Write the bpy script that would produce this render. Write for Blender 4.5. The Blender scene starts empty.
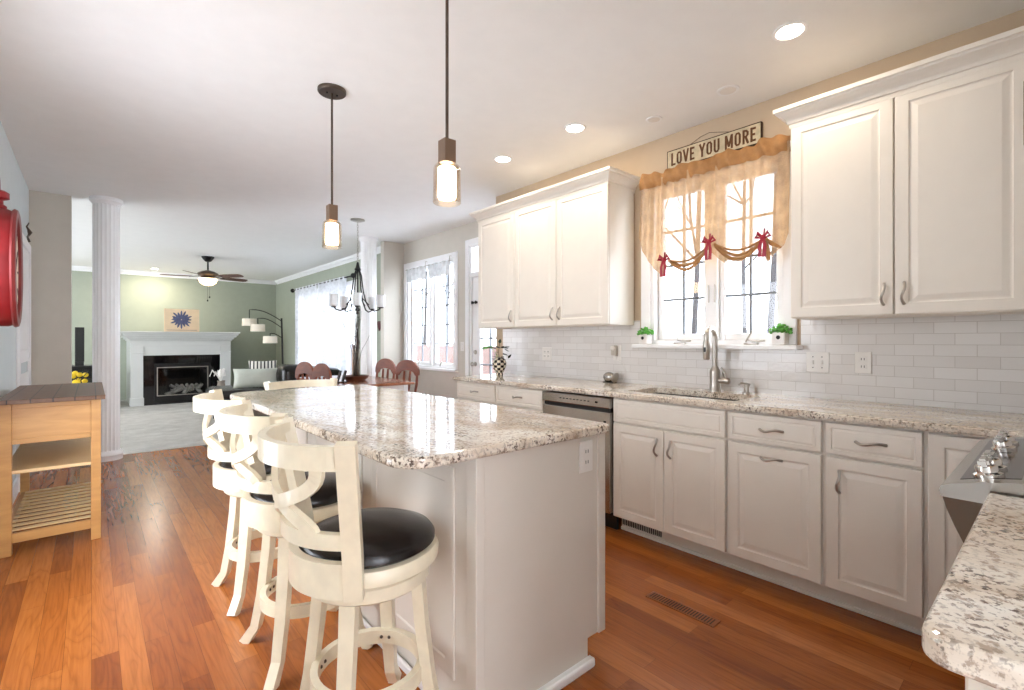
import bpy, bmesh, math, random
from mathutils import Vector, Matrix
random.seed(7)
S = bpy.context.scene
COL = S.collection
PI = math.pi

# ------------------------------------------------------------------ camera
cam_d = bpy.data.cameras.new('camera')
cam = bpy.data.objects.new('camera', cam_d); COL.objects.link(cam)
cam_d.sensor_width = 36.0
cam_d.lens = 36.0 * 482.5 / 1024
cam_d.shift_y = -4.1 / 1024
cam_d.clip_start = 0.02
YAW = math.atan2(512 - 91.5, 482.5)
cam.location = (0, 0, 1.24)
cam.rotation_euler = (PI / 2, 0, -YAW)
S.camera = cam
# ------------------------------------------------------------------ world
def lin(r, g, b):
    f = lambda c: (c / 255 / 12.92) if c / 255 <= .04045 else ((c / 255 + .055) / 1.055) ** 2.4
    return (f(r), f(g), f(b), 1)
w = bpy.data.worlds.new('overcast_sky'); S.world = w; w.use_nodes = True
bg = w.node_tree.nodes['Background']
bg.inputs[0].default_value = lin(243, 247, 255)
bg.inputs[1].default_value = 3.6
S.view_settings.view_transform = 'Standard'
S.view_settings.look = 'None'
S.view_settings.exposure = 1.45
S.view_settings.gamma = 1.0
S.view_settings.use_curve_mapping = False
CAN_POWER = 1.7

# ------------------------------------------------------------------ materials
MATS = {}
def nm(name):
    m = bpy.data.materials.new(name); m.use_nodes = True
    nt = m.node_tree; b = nt.nodes['Principled BSDF']
    MATS[name] = m
    return m, nt, b
def ramp(nt, pts, src):
    r = nt.nodes.new('ShaderNodeValToRGB')
    cr = r.color_ramp
    while len(cr.elements) < len(pts): cr.elements.new(.5)
    for e, (p, c) in zip(cr.elements, pts):
        e.position = p; e.color = c
    nt.links.new(src, r.inputs[0]); return r.outputs[0]
def coords(nt, scale=(1, 1, 1), rot=(0, 0, 0), kind='Object'):
    t = nt.nodes.new('ShaderNodeTexCoord'); m = nt.nodes.new('ShaderNodeMapping')
    m.inputs['Scale'].default_value = scale; m.inputs['Rotation'].default_value = rot
    nt.links.new(t.outputs[kind], m.inputs[0]); return m.outputs[0]
def noise(nt, vec, scale, detail=4, rough=.55, dist=0):
    n = nt.nodes.new('ShaderNodeTexNoise'); n.inputs['Scale'].default_value = scale
    n.inputs['Detail'].default_value = detail; n.inputs['Roughness'].default_value = rough
    n.inputs['Distortion'].default_value = dist
    nt.links.new(vec, n.inputs['Vector']); return n.outputs[0]
def mix(nt, fac, a, b, mode='MIX'):
    m = nt.nodes.new('ShaderNodeMix'); m.data_type = 'RGBA'; m.blend_type = mode
    for i, v in ((0, fac), (6, a), (7, b)):
        if hasattr(v, 'is_output') or hasattr(v, 'links'): nt.links.new(v, m.inputs[i])
        else: m.inputs[i].default_value = v
    return m.outputs[2]
def bump(nt, b, h, strength=.2, dist=.002):
    n = nt.nodes.new('ShaderNodeBump'); n.inputs['Strength'].default_value = strength
    n.inputs['Distance'].default_value = dist
    nt.links.new(h, n.inputs['Height']); nt.links.new(n.outputs[0], b.inputs['Normal'])
def plain(name, rgb, rough=.5, metal=0, var=.06, scale=8, coat=0, bmp=0, bscale=120, spec=.5):
    m, nt, b = nm(name)
    c = lin(*rgb); d = tuple(max(0, x * (1 - var)) for x in c[:3]) + (1,)
    v = coords(nt)
    n = noise(nt, v, scale, 3)
    nt.links.new(ramp(nt, [(.35, d), (.65, c)], n), b.inputs['Base Color'])
    b.inputs['Roughness'].default_value = rough; b.inputs['Metallic'].default_value = metal
    b.inputs['Specular IOR Level'].default_value = spec
    if coat: b.inputs['Coat Weight'].default_value = coat; b.inputs['Coat Roughness'].default_value = .08
    if bmp: bump(nt, b, noise(nt, v, bscale, 4), bmp, .002)
    return m
def emit(name, rgb, strength, base=None):
    m, nt, b = nm(name)
    b.inputs['Base Color'].default_value = lin(*(base or rgb))
    b.inputs['Emission Color'].default_value = lin(*rgb)
    b.inputs['Emission Strength'].default_value = strength
    n = noise(nt, coords(nt), 3, 2)
    nt.links.new(ramp(nt, [(.3, (.35, .35, .35, 1)), (.7, (.45, .45, .45, 1))], n), b.inputs['Roughness'])
    return m
def sheer(name, rgb, transp, transl=.5, weave=0):
    m, nt, b = nm(name); nt.nodes.remove(b)
    out = [n for n in nt.nodes if n.type == 'OUTPUT_MATERIAL'][0]
    d = nt.nodes.new('ShaderNodeBsdfDiffuse'); t = nt.nodes.new('ShaderNodeBsdfTranslucent')
    tr = nt.nodes.new('ShaderNodeBsdfTransparent')
    c = lin(*rgb); v = coords(nt)
    cc = ramp(nt, [(.3, tuple(x * .72 for x in c[:3]) + (1,)), (.7, c)], noise(nt, v, 14, 5))
    nt.links.new(cc, d.inputs[0]); nt.links.new(cc, t.inputs[0])
    m1 = nt.nodes.new('ShaderNodeMixShader'); m1.inputs[0].default_value = transl
    nt.links.new(d.outputs[0], m1.inputs[1]); nt.links.new(t.outputs[0], m1.inputs[2])
    m2 = nt.nodes.new('ShaderNodeMixShader')
    if weave:
        n1 = noise(nt, coords(nt, (1, 1, 9)), weave, 2); n2 = noise(nt, coords(nt, (1, 9, 1)), weave, 2)
        mt = nt.nodes.new('ShaderNodeMath'); mt.operation = 'ADD'
        nt.links.new(n1, mt.inputs[0]); nt.links.new(n2, mt.inputs[1])
        f = ramp(nt, [(.44, (max(0, transp - .12),) * 3 + (1,)), (.56, (min(1, transp + .16),) * 3 + (1,))], _half(nt, mt.outputs[0]))
        nt.links.new(f, m2.inputs[0])
    else: m2.inputs[0].default_value = transp
    nt.links.new(m1.outputs[0], m2.inputs[1]); nt.links.new(tr.outputs[0], m2.inputs[2])
    nt.links.new(m2.outputs[0], out.inputs[0]); return m
def _half(nt, s):
    m = nt.nodes.new('ShaderNodeMath'); m.operation = 'MULTIPLY'; m.inputs[1].default_value = .5
    nt.links.new(s, m.inputs[0]); return m.outputs[0]
def pane_mat(name, tint=(250, 253, 255)):
    m, nt, b = nm(name); nt.nodes.remove(b)
    out = [n for n in nt.nodes if n.type == 'OUTPUT_MATERIAL'][0]
    tr = nt.nodes.new('ShaderNodeBsdfTransparent'); g = nt.nodes.new('ShaderNodeBsdfGlossy')
    tr.inputs[0].default_value = lin(*tint); g.inputs['Roughness'].default_value = .02
    lw = nt.nodes.new('ShaderNodeLayerWeight'); lw.inputs[0].default_value = .5
    pw = nt.nodes.new('ShaderNodeMath'); pw.operation = 'POWER'; pw.inputs[1].default_value = 4.5
    fr = nt.nodes.new('ShaderNodeMath'); fr.operation = 'MULTIPLY_ADD'; fr.inputs[1].default_value = .85; fr.inputs[2].default_value = .035
    nt.links.new(lw.outputs['Facing'], pw.inputs[0]); nt.links.new(pw.outputs[0], fr.inputs[0])
    mx = nt.nodes.new('ShaderNodeMixShader')
    nt.links.new(fr.outputs[0], mx.inputs[0]); nt.links.new(tr.outputs[0], mx.inputs[1]); nt.links.new(g.outputs[0], mx.inputs[2])
    nt.links.new(mx.outputs[0], out.inputs[0]); return m

def wood_floor():
    m, nt, b = nm('hardwood')
    br = nt.nodes.new('ShaderNodeTexBrick')
    v = coords(nt, (1, 1, 1), (0, 0, PI / 2)); nt.links.new(v, br.inputs['Vector'])
    br.offset = .37; br.offset_frequency = 2
    for k, x in (('Scale', 1), ('Mortar Size', .0007), ('Mortar Smooth', .1), ('Bias', 0), ('Brick Width', 1.05), ('Row Height', .083)):
        br.inputs[k].default_value = x
    br.inputs['Color1'].default_value = (0, 0, 0, 1); br.inputs['Color2'].default_value = (1, 1, 1, 1)
    br.inputs['Mortar'].default_value = (.5, .5, .5, 1)
    base = ramp(nt, [(0, lin(142, 74, 28)), (.35, lin(160, 88, 34)), (.7, lin(172, 98, 40)), (1, lin(188, 114, 52))], br.outputs[0])
    sc = nt.nodes.new('ShaderNodeVectorMath'); sc.operation = 'MULTIPLY_ADD'
    sc.inputs[1].default_value = (17.3, 9.1, 3.3)
    nt.links.new(br.outputs[0], sc.inputs[0]); nt.links.new(coords(nt, (11, 1.1, 1)), sc.inputs[2])
    n0 = noise(nt, sc.outputs[0], .9, 2, .45, .5)
    ml = nt.nodes.new('ShaderNodeMath'); ml.operation = 'MULTIPLY'; ml.inputs[1].default_value = 12; nt.links.new(n0, ml.inputs[0])
    fr = nt.nodes.new('ShaderNodeMath'); fr.operation = 'FRACT'; nt.links.new(ml.outputs[0], fr.inputs[0])
    ringc = ramp(nt, [(.0, (.40, .32, .26, 1)), (.22, (.90, .87, .84, 1)), (.65, (1, 1, 1, 1)), (.93, (.72, .66, .6, 1)), (1, (.40, .32, .26, 1))], fr.outputs[0])
    c = mix(nt, .32, base, ringc, 'MULTIPLY')
    n1 = noise(nt, coords(nt, (80, 4, 1)), 1.0, 4, .6, .3)
    c = mix(nt, .5, c, ramp(nt, [(.35, (.62, .56, .52, 1)), (.6, (1, 1, 1, 1))], n1), 'MULTIPLY')
    c = mix(nt, ramp(nt, [(0, (0, 0, 0, 1)), (1, (.7, .7, .7, 1))], br.outputs['Fac']), c, lin(84, 44, 20))
    nt.links.new(c, b.inputs['Base Color'])
    b.inputs['Roughness'].default_value = .24
    return m
def granite():
    m, nt, b = nm('granite')
    v = coords(nt); vs = coords(nt, (1, .45, 1), (0, 0, .4))
    big = noise(nt, vs, 5, 6, .65, 1.0)
    c = ramp(nt, [(.30, lin(190, 168, 146)), (.42, lin(218, 203, 184)), (.52, lin(234, 224, 209)), (.66, lin(244, 240, 231))], big)
    med = noise(nt, v, 48, 5, .7)
    c = mix(nt, ramp(nt, [(.54, (0, 0, 0, 1)), (.60, (.75, .75, .75, 1))], med), c, lin(160, 138, 118))
    sp = noise(nt, v, 95, 3, .6); zone = noise(nt, vs, 11, 5, .7)
    mm = nt.nodes.new('ShaderNodeMath'); mm.operation = 'MULTIPLY'
    nt.links.new(ramp(nt, [(.52, (0, 0, 0, 1)), (.58, (1, 1, 1, 1))], sp), mm.inputs[0])
    nt.links.new(ramp(nt, [(.46, (.25, .25, .25, 1)), (.58, (1, 1, 1, 1))], zone), mm.inputs[1])
    c = mix(nt, mm.outputs[0], c, lin(92, 74, 64))
    nt.links.new(c, b.inputs['Base Color']); b.inputs['Roughness'].default_value = .07
    b.inputs['Specular IOR Level'].default_value = .75
    return m
def tiles():
    m, nt, b = nm('white_subway_tile')
    br = nt.nodes.new('ShaderNodeTexBrick')
    t = nt.nodes.new('ShaderNodeTexCoord'); sx = nt.nodes.new('ShaderNodeSeparateXYZ'); cb = nt.nodes.new('ShaderNodeCombineXYZ')
    nt.links.new(t.outputs['Object'], sx.inputs[0])
    ad = nt.nodes.new('ShaderNodeMath'); nt.links.new(sx.outputs[0], ad.inputs[0]); nt.links.new(sx.outputs[1], ad.inputs[1])
    nt.links.new(ad.outputs[0], cb.inputs[0]); nt.links.new(sx.outputs[2], cb.inputs[1]); nt.links.new(cb.outputs[0], br.inputs['Vector'])
    for k, x in (('Scale', 1), ('Mortar Size', .0016), ('Mortar Smooth', .3), ('Bias', 0), ('Brick Width', .155), ('Row Height', .0555)):
        br.inputs[k].default_value = x
    br.inputs['Color1'].default_value = lin(226, 222, 218); br.inputs['Color2'].default_value = lin(236, 233, 230)
    br.inputs['Mortar'].default_value = lin(206, 200, 194)
    nt.links.new(br.outputs[0], b.inputs['Base Color']); b.inputs['Roughness'].default_value = .13
    n = noise(nt, coords(nt), 26, 3, .5)
    mm = nt.nodes.new('ShaderNodeMath'); mm.operation = 'SUBTRACT'
    nt.links.new(n, mm.inputs[0]); nt.links.new(br.outputs['Fac'], mm.inputs[1])
    bump(nt, b, mm.outputs[0], .35, .004)
    return m
def woodm(name, c1, c2, rough=.35, scale=(2, 30, 30), coat=0):
    m, nt, b = nm(name)
    n = noise(nt, coords(nt, scale), 1.0, 5, .6, .8)
    nt.links.new(ramp(nt, [(.3, lin(*c1)), (.7, lin(*c2))], n), b.inputs['Base Color'])
    b.inputs['Roughness'].default_value = rough
    if coat: b.inputs['Coat Weight'].default_value = coat
    return m
def planks(name, axis, width, c1, c2, gap):
    m, nt, b = nm(name)
    rot = (0, 0, 0) if axis == 'x' else (0, 0, PI / 2)
    br = nt.nodes.new('ShaderNodeTexBrick'); nt.links.new(coords(nt, (1, 1, 1), rot), br.inputs['Vector'])
    br.offset = 0
    for k, x in (('Scale', 1), ('Mortar Size', .003), ('Mortar Smooth', .1), ('Bias', 0), ('Brick Width', 20), ('Row Height', width)):
        br.inputs[k].default_value = x
    br.inputs['Color1'].default_value = lin(*c1); br.inputs['Color2'].default_value = lin(*c2); br.inputs['Mortar'].default_value = lin(*gap)
    n = noise(nt, coords(nt, (3, 25, 3) if axis == 'x' else (25, 3, 3)), 2, 5)
    nt.links.new(mix(nt, .5, br.outputs[0], ramp(nt, [(.3, (.5, .5, .5, 1)), (.7, (1, 1, 1, 1))], n), 'MULTIPLY'), b.inputs['Base Color'])
    b.inputs['Roughness'].default_value = .38; b.inputs['Specular IOR Level'].default_value = .35
    return m
def carpet_m():
    m, nt, b = nm('carpet')
    v = coords(nt)
    c = ramp(nt, [(.3, lin(172, 168, 160)), (.7, lin(206, 203, 196))], noise(nt, v, 4, 5, .7))
    c = mix(nt, .5, c, ramp(nt, [(.3, (.75, .75, .75, 1)), (.7, (1, 1, 1, 1))], noise(nt, v, 90, 3)), 'MULTIPLY')
    nt.links.new(c, b.inputs['Base Color']); b.inputs['Roughness'].default_value = .95
    bump(nt, b, noise(nt, v, 200, 2), .6, .01); return m
def checker():
    m, nt, b = nm('black_white_check')
    t = nt.nodes.new('ShaderNodeTexCoord'); sx = nt.nodes.new('ShaderNodeSeparateXYZ')
    nt.links.new(t.outputs['Object'], sx.inputs[0])
    at = nt.nodes.new('ShaderNodeMath'); at.operation = 'ARCTAN2'
    nt.links.new(sx.outputs[1], at.inputs[0]); nt.links.new(sx.outputs[0], at.inputs[1])
    ml = nt.nodes.new('ShaderNodeMath'); ml.operation = 'MULTIPLY'; ml.inputs[1].default_value = 12 / (2 * PI); nt.links.new(at.outputs[0], ml.inputs[0])
    mz = nt.nodes.new('ShaderNodeMath'); mz.operation = 'MULTIPLY'; mz.inputs[1].default_value = 42; nt.links.new(sx.outputs[2], mz.inputs[0])
    cb = nt.nodes.new('ShaderNodeCombineXYZ'); nt.links.new(ml.outputs[0], cb.inputs[0]); nt.links.new(mz.outputs[0], cb.inputs[1])
    cb.inputs[2].default_value = .5
    ck = nt.nodes.new('ShaderNodeTexChecker'); ck.inputs['Scale'].default_value = 1
    ck.inputs[1].default_value = lin(24, 20, 20); ck.inputs[2].default_value = lin(236, 226, 206)
    nt.links.new(cb.outputs[0], ck.inputs[0]); nt.links.new(ck.outputs[0], b.inputs['Base Color']); b.inputs['Roughness'].default_value = .15
    return m
def stripes(name, c1, c2, freq, axis=0):
    m, nt, b = nm(name)
    wv = nt.nodes.new('ShaderNodeTexWave'); wv.bands_direction = 'XYZ'[axis]; wv.inputs['Scale'].default_value = freq
    nt.links.new(coords(nt), wv.inputs['Vector'])
    nt.links.new(ramp(nt, [(.62, lin(*c1)), (.68, lin(*c2))], wv.outputs[0]), b.inputs['Base Color']); b.inputs['Roughness'].default_value = .9
    return m

M_floor = wood_floor(); M_granite = granite(); M_tile = tiles(); M_carpet = carpet_m()
M_ceil = plain('ceiling_paint', (244, 243, 240), .7, var=.02)
M_tan = plain('tan_wall_paint', (206, 184, 156), .75, var=.03)
M_greige = plain('greige_wall_paint', (212, 206, 194), .75, var=.03)
M_sage = plain('sage_wall_paint', (163, 170, 153), .75, var=.04)
M_pale = plain('pale_wall_paint', (214, 222, 222), .7, var=.03)
M_trim = plain('white_trim_paint', (248, 248, 248), .35, var=.02)
M_cab = plain('cabinet_paint', (240, 233, 221), .38, var=.02)
M_island = plain('island_paint', (222, 214, 203), .4, var=.02)
M_cream = plain('cream_stool_paint', (240, 229, 202), .32, var=.10, scale=14, coat=.2)
M_leather = plain('black_leather', (26, 24, 25), .26, var=.3, scale=30, bmp=.25, bscale=90)
M_nickel = plain('brushed_nickel', (190, 184, 176), .28, 1, var=.08)
M_chrome = plain('chrome', (225, 222, 218), .12, 1, var=.05)
M_steel = plain('stainless_steel', (184, 181, 176), .22, 1, var=.08)
M_black = plain('black_plastic', (18, 18, 18), .4, var=.3)
M_iron = plain('black_iron', (30, 29, 29), .45, .5, var=.3)
M_bronze = plain('bronze_metal', (96, 84, 74), .4, .8, var=.15)
M_plate = plain('white_plastic_plate', (238, 234, 228), .3, var=.02)
M_pine = woodm('honey_pine', (184, 134, 74), (208, 158, 94), .38, (2, 2, 14))
M_pineh = woodm('pale_slat_wood', (226, 194, 142), (234, 204, 154), .4, (6, 2, 2))
M_slat = plain('slat_pine', (228, 196, 144), .4, var=.03)
M_carttop = planks('dark_plank_top', 'y', .095, (104, 72, 50), (116, 84, 60), (20, 12, 8))
M_cherry = woodm('cherry_wood', (104, 46, 22), (140, 70, 36), .5, (4, 4, 12), 0)
M_table = woodm('table_top_wood', (134, 82, 56), (170, 112, 82), .2, (22, 3, 3), .3)
M_walnut = woodm('walnut_blade', (70, 36, 24), (104, 58, 38), .35, (6, 6, 6))
M_red = plain('red_enamel', (138, 24, 28), .45, .2, var=.3, scale=6)
M_ribbon = plain('red_ribbon', (166, 26, 48), .45, var=.2)
M_burlap = sheer('burlap', (226, 190, 148), .15, .12, 200)
M_burlap2 = sheer('gathered_burlap', (200, 150, 100), .02, .08, 200)
M_sheer = sheer('white_sheer', (246, 248, 252), .03, .16)
M_shade = sheer('grey_window_fabric', (232, 234, 234), .01, .08)
M_glass = pane_mat('window_glass'); M_clear = pane_mat('clear_glass', (246, 240, 232))
M_lamp = emit('lit_frosted_glass', (255, 226, 190), 7, (255, 250, 240))
M_bowl = emit('lit_amber_bowl', (255, 214, 160), 2.2, (250, 235, 210))
M_can = emit('lit_recessed_lens', (255, 240, 220), 9, (255, 255, 255))
M_fabshade = plain('cream_lamp_shade', (236, 226, 206), .8)
M_frost = plain('frosted_white_glass', (240, 243, 244), .3)
M_pot = plain('white_ceramic', (240, 236, 232), .3)
M_leaf = plain('bright_green_leaves', (110, 190, 84), .5, var=.4, scale=60)
M_leafd = plain('dark_green_leaves', (40, 54, 34), .5, var=.4, scale=40)
M_yellow = plain('yellow_petals', (245, 208, 40), .6)
M_mantel = plain('mantel_paint', (200, 201, 197), .4, var=.02)
M_marble = plain('black_marble', (26, 24, 26), .05, var=.5, scale=5)
M_fire = plain('firebox_brick', (40, 38, 38), .8, var=.5, scale=20)
M_log = plain('pale_fire_logs', (170, 160, 150), .8, var=.4, scale=20)
M_tree = plain('bare_bark', (56, 52, 52), .9, var=.3)
M_snow = plain('snow', (240, 243, 248), .9, var=.03, scale=1)
M_fence = planks('board_fence', 'y', .14, (112, 80, 70), (100, 72, 62), (66, 46, 40))
M_check = checker()
M_strip = stripes('striped_cushion', (238, 236, 226), (60, 60, 60), 6, 0)
M_cush = plain('pale_grey_cushion', (206, 210, 198), .9, var=.1, bmp=.3)
M_sofabase = plain('taupe_blanket', (150, 138, 126), .9, var=.2, scale=20)
M_canvas = plain('tan_canvas', (232, 206, 170), .8, var=.08)
M_petal = plain('slate_blue_petal', (92, 96, 128), .8, var=.3, scale=30)
M_signw = plain('distressed_cream_board', (222, 206, 172), .8, var=.25, scale=25)
M_signb = plain('brown_lettering', (112, 72, 42), .8, var=.35, scale=40)
M_register = plain('oak_register', (150, 84, 40), .4, var=.2)

# ------------------------------------------------------------------ mesh builder
class MB:
    def __init__(s): s.bm = bmesh.new()
    def box(s, x0, x1, y0, y1, z0, z1, bev=0, seg=2):
        if x0 > x1: x0, x1 = x1, x0
        if y0 > y1: y0, y1 = y1, y0
        if z0 > z1: z0, z1 = z1, z0
        b = bmesh.new()
        bmesh.ops.create_cube(b, size=1)
        for v in b.verts: v.co = Vector(((x0 + x1) / 2 + v.co.x * (x1 - x0), (y0 + y1) / 2 + v.co.y * (y1 - y0), (z0 + z1) / 2 + v.co.z * (z1 - z0)))
        if bev: bmesh.ops.bevel(b, geom=b.edges[:], offset=min(bev, (x1 - x0) * .45, (y1 - y0) * .45, (z1 - z0) * .45), segments=seg, affect='EDGES', profile=.5)
        return s._add(b)
    def _add(s, b, M=None):
        if M is not None: bmesh.ops.transform(b, matrix=M, verts=b.verts)
        mp = {}
        for v in b.verts: mp[v] = s.bm.verts.new(v.co)
        for f in b.faces:
            try: s.bm.faces.new([mp[v] for v in f.verts])
            except ValueError: pass
        b.free(); return s
    def lathe(s, prof, c=(0, 0, 0), n=24, axis='z', M=None):
        """prof: list of (r, h); revolved about the axis through c"""
        b = bmesh.new(); rings = []
        for r, h in prof:
            if r < 1e-6: rings.append([b.verts.new((0, 0, h))])
            else: rings.append([b.verts.new((r * math.cos(2 * PI * i / n), r * math.sin(2 * PI * i / n), h)) for i in range(n)])
        for a, d in zip(rings, rings[1:]):
            for i in range(n):
                j = (i + 1) % n
                if len(a) == 1 and len(d) == 1: continue
                if len(a) == 1: b.faces.new((a[0], d[j], d[i]))
                elif len(d) == 1: b.faces.new((a[i], a[j], d[0]))
                else: b.faces.new((a[i], a[j], d[j], d[i]))
        if len(rings[0]) > 1: b.faces.new(rings[0][::-1])
        if len(rings[-1]) > 1: b.faces.new(rings[-1])
        R = {'z': Matrix.Identity(4), 'x': Matrix.Rotation(PI / 2, 4, 'Y'), 'y': Matrix.Rotation(-PI / 2, 4, 'X')}[axis]
        T = Matrix.Translation(c) @ (M or R)
        bmesh.ops.recalc_face_normals(b, faces=b.faces)
        return s._add(b, T)
    def tube(s, pts, r, n=8, flat=1.0, up=None):
        pts = [Vector(p) for p in pts]; rr = r if isinstance(r, (list, tuple)) else [r] * len(pts)
        b = bmesh.new(); prev = None; rings = []
        t0 = (pts[1] - pts[0]).normalized()
        nrm = Vector(up) if up else (Vector((0, 0, 1)) if abs(t0.z) < .9 else Vector((1, 0, 0)))
        for i, p in enumerate(pts):
            t = (pts[min(i + 1, len(pts) - 1)] - pts[max(i - 1, 0)]).normalized()
            nrm = (nrm - t * nrm.dot(t)).normalized(); bn = t.cross(nrm)
            rings.append([b.verts.new(p + rr[i] * (math.cos(2 * PI * k / n) * nrm + flat * math.sin(2 * PI * k / n) * bn)) for k in range(n)])
        for a, d in zip(rings, rings[1:]):
            for i in range(n): b.faces.new((a[i], a[(i + 1) % n], d[(i + 1) % n], d[i]))
        b.faces.new(rings[0][::-1]); b.faces.new(rings[-1])
        bmesh.ops.recalc_face_normals(b, faces=b.faces)
        return s._add(b)
    def bar(s, pts, w, h, up=(0, 0, 1)):
        """rectangular section swept along pts; w across, h along the up vector (may be lists)"""
        pts = [Vector(p) for p in pts]; b = bmesh.new(); rings = []; U = None if callable(up) else Vector(up)
        for i, p in enumerate(pts):
            t = (pts[min(i + 1, len(pts) - 1)] - pts[max(i - 1, 0)]).normalized()
            if callable(up): U = Vector(up(i))
            u = (U - t * U.dot(t)).normalized(); sd = t.cross(u)
            ww = w[i] if isinstance(w, (list, tuple)) else w; hh = h[i] if isinstance(h, (list, tuple)) else h
            rings.append([b.verts.new(p + a * ww / 2 * sd + c * hh / 2 * u) for a, c in ((-1, -1), (1, -1), (1, 1), (-1, 1))])
        for a, d in zip(rings, rings[1:]):
            for i in range(4): b.faces.new((a[i], a[(i + 1) % 4], d[(i + 1) % 4], d[i]))
        b.faces.new(rings[0][::-1]); b.faces.new(rings[-1])
        bmesh.ops.recalc_face_normals(b, faces=b.faces)
        return s._add(b)
    def prism(s, poly, z0, z1, M=None, bev=0, holes=None):
        b = bmesh.new()
        vs = [b.verts.new((x, y, z0)) for x, y in poly]; f = b.faces.new(vs)
        e = bmesh.ops.extrude_face_region(b, geom=[f])
        for v in e['geom']:
            if isinstance(v, bmesh.types.BMVert): v.co.z = z1
        bmesh.ops.recalc_face_normals(b, faces=b.faces)
        if bev:
            ed = [x for x in b.edges if abs(x.verts[0].co.z - x.verts[1].co.z) < 1e-6]
            bmesh.ops.bevel(b, geom=ed, offset=bev, segments=3, affect='EDGES', profile=.5)
        return s._add(b, M)
    def grid(s, fn, nu, nv, thick=0):
        P = [[s.bm.verts.new(fn(i / nu, j / nv)) for j in range(nv + 1)] for i in range(nu + 1)]
        for i in range(nu):
            for j in range(nv): s.bm.faces.new((P[i][j], P[i + 1][j], P[i + 1][j + 1], P[i][j + 1]))
        return s
    def panel(s, T, w, h, rings):
        """nested rectangle relief; rings: (inset, depth); T maps (a,b,d) to a point"""
        prev = None
        for ins, d in rings:
            q = [s.bm.verts.new(T(a, b_, d)) for a, b_ in ((ins, ins), (w - ins, ins), (w - ins, h - ins), (ins, h - ins))]
            if prev:
                for i in range(4): s.bm.faces.new((prev[i], prev[(i + 1) % 4], q[(i + 1) % 4], q[i]))
            prev = q
        s.bm.faces.new(prev); return s
    def sphere(s, c, r, sc=(1, 1, 1), n=16, m=10, M=None):
        b = bmesh.new(); bmesh.ops.create_uvsphere(b, u_segments=n, v_segments=m, radius=r)
        T = Matrix.Translation(c) @ (M or Matrix.Identity(4)) @ Matrix.Diagonal((sc[0], sc[1], sc[2], 1))
        return s._add(b, T)
    def build(s, name, mat, parent=None, smooth=False, label=None):
        me = bpy.data.meshes.new(name)
        off = Vector((0, 0, 0)); q = parent
        while q is not None: off += Vector(q.location); q = q.parent
        if off.length > 0: bmesh.ops.translate(s.bm, vec=-off, verts=s.bm.verts)
        bmesh.ops.recalc_face_normals(s.bm, faces=s.bm.faces)
        s.bm.to_mesh(me); s.bm.free()
        me.materials.append(mat)
        if smooth:
            for p in me.polygons: p.use_smooth = True
            try: me.set_sharp_from_angle(angle=math.radians(38))
            except Exception: pass
        o = bpy.data.objects.new(name, me); COL.objects.link(o)
        if parent: o.parent = parent
        if label: o['label'] = label
        return o
def thing(name, label, cat, loc=(0, 0, 0), group=None):
    o = bpy.data.objects.new(name, None); COL.objects.link(o); o.location = loc
    o.empty_display_size = .1
    o['label'] = label; o['category'] = cat
    if group: o['group'] = group
    return o
def tag(o, label, cat, group=None):
    o['label'] = label; o['category'] = cat
    if group: o['group'] = group
    return o
def struct(o, label=None):
    o['kind'] = 'structure'
    if label: o['label'] = label
    return o
def dup(root, loc, rz=0, label=None, scale=None):
    r = root.copy(); COL.objects.link(r); r.location = loc; r.rotation_euler = (0, 0, rz)
    if scale: r.scale = scale
    if label: r['label'] = label
    for ch in list(root.children):
        c = ch.copy(); COL.objects.link(c); c.parent = r
        for g in list(ch.children):
            d = g.copy(); COL.objects.link(d); d.parent = c
    return r
def rrect(x0, x1, y0, y1, r, n=8):
    """rounded rectangle; r: four radii for (x0,y0),(x1,y0),(x1,y1),(x0,y1)"""
    P = []
    for (cx, cy, a0), q in zip(((x0, y0, PI), (x1, y0, 1.5 * PI), (x1, y1, 0), (x0, y1, .5 * PI)), r):
        ox = cx + q * (1 if cx == x0 else -1); oy = cy + q * (1 if cy == y0 else -1)
        for k in range(n + 1): P.append((ox + q * math.cos(a0 + PI / 2 * k / n), oy + q * math.sin(a0 + PI / 2 * k / n)))
    return P

# ------------------------------------------------------------------ constants
CZ = 2.725
XW = 3.145      # kitchen wall
XD = 3.60       # dining wall
XF = 3.46       # family room window wall
XL = -0.464     # left wall
YE = 6.65       # line between dining and family room
YF = 12.9       # fireplace wall
XC = 2.535      # base cabinet door face
# ------------------------------------------------------------------ shell
struct(MB().box(-.6, 3.9, -3.2, 6.73, -.12, 0).build('floor', M_floor), 'orange-brown hardwood floor')
struct(MB().box(-3.2, 3.9, 6.73, 13.1, -.12, .006).build('floor_carpet', M_carpet), 'pale grey carpet of the family room')
struct(MB().box(-.6, 3.9, -3.2, 6.7, CZ, CZ + .12).box(-3.2, 3.9, 6.7, 13.1, CZ, CZ + .12).build('ceiling', M_ceil), 'white ceiling')
WY0, WY1, WZ0, WZ1 = 1.11, 2.035, 1.215, 2.36      # kitchen window opening
m = MB()
m.box(XW, XW + .16, -.69, WY0, 0, CZ); m.box(XW, XW + .16, WY1, 3.86, 0, CZ)
m.box(XW, XW + .16, WY0, WY1, 0, WZ0); m.box(XW, XW + .16, WY0, WY1, WZ1, CZ)
m.box(XW + .16, XD + .16, 3.74, 3.86, 0, CZ)
struct(m.build('wall_right', M_tan))
DY0, DY1, DZ0, DZ1 = 5.27, 6.54, .86, 2.33          # dining window opening
PY0, PY1, PZ1 = 4.04, 4.94, 2.44                    # patio door opening
m = MB()
m.box(XD, XD + .16, 3.86, PY0, 0, CZ); m.box(XD, XD + .16, PY1, DY0, 0, CZ); m.box(XD, XD + .16, DY1, YE + .1, 0, CZ)
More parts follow.
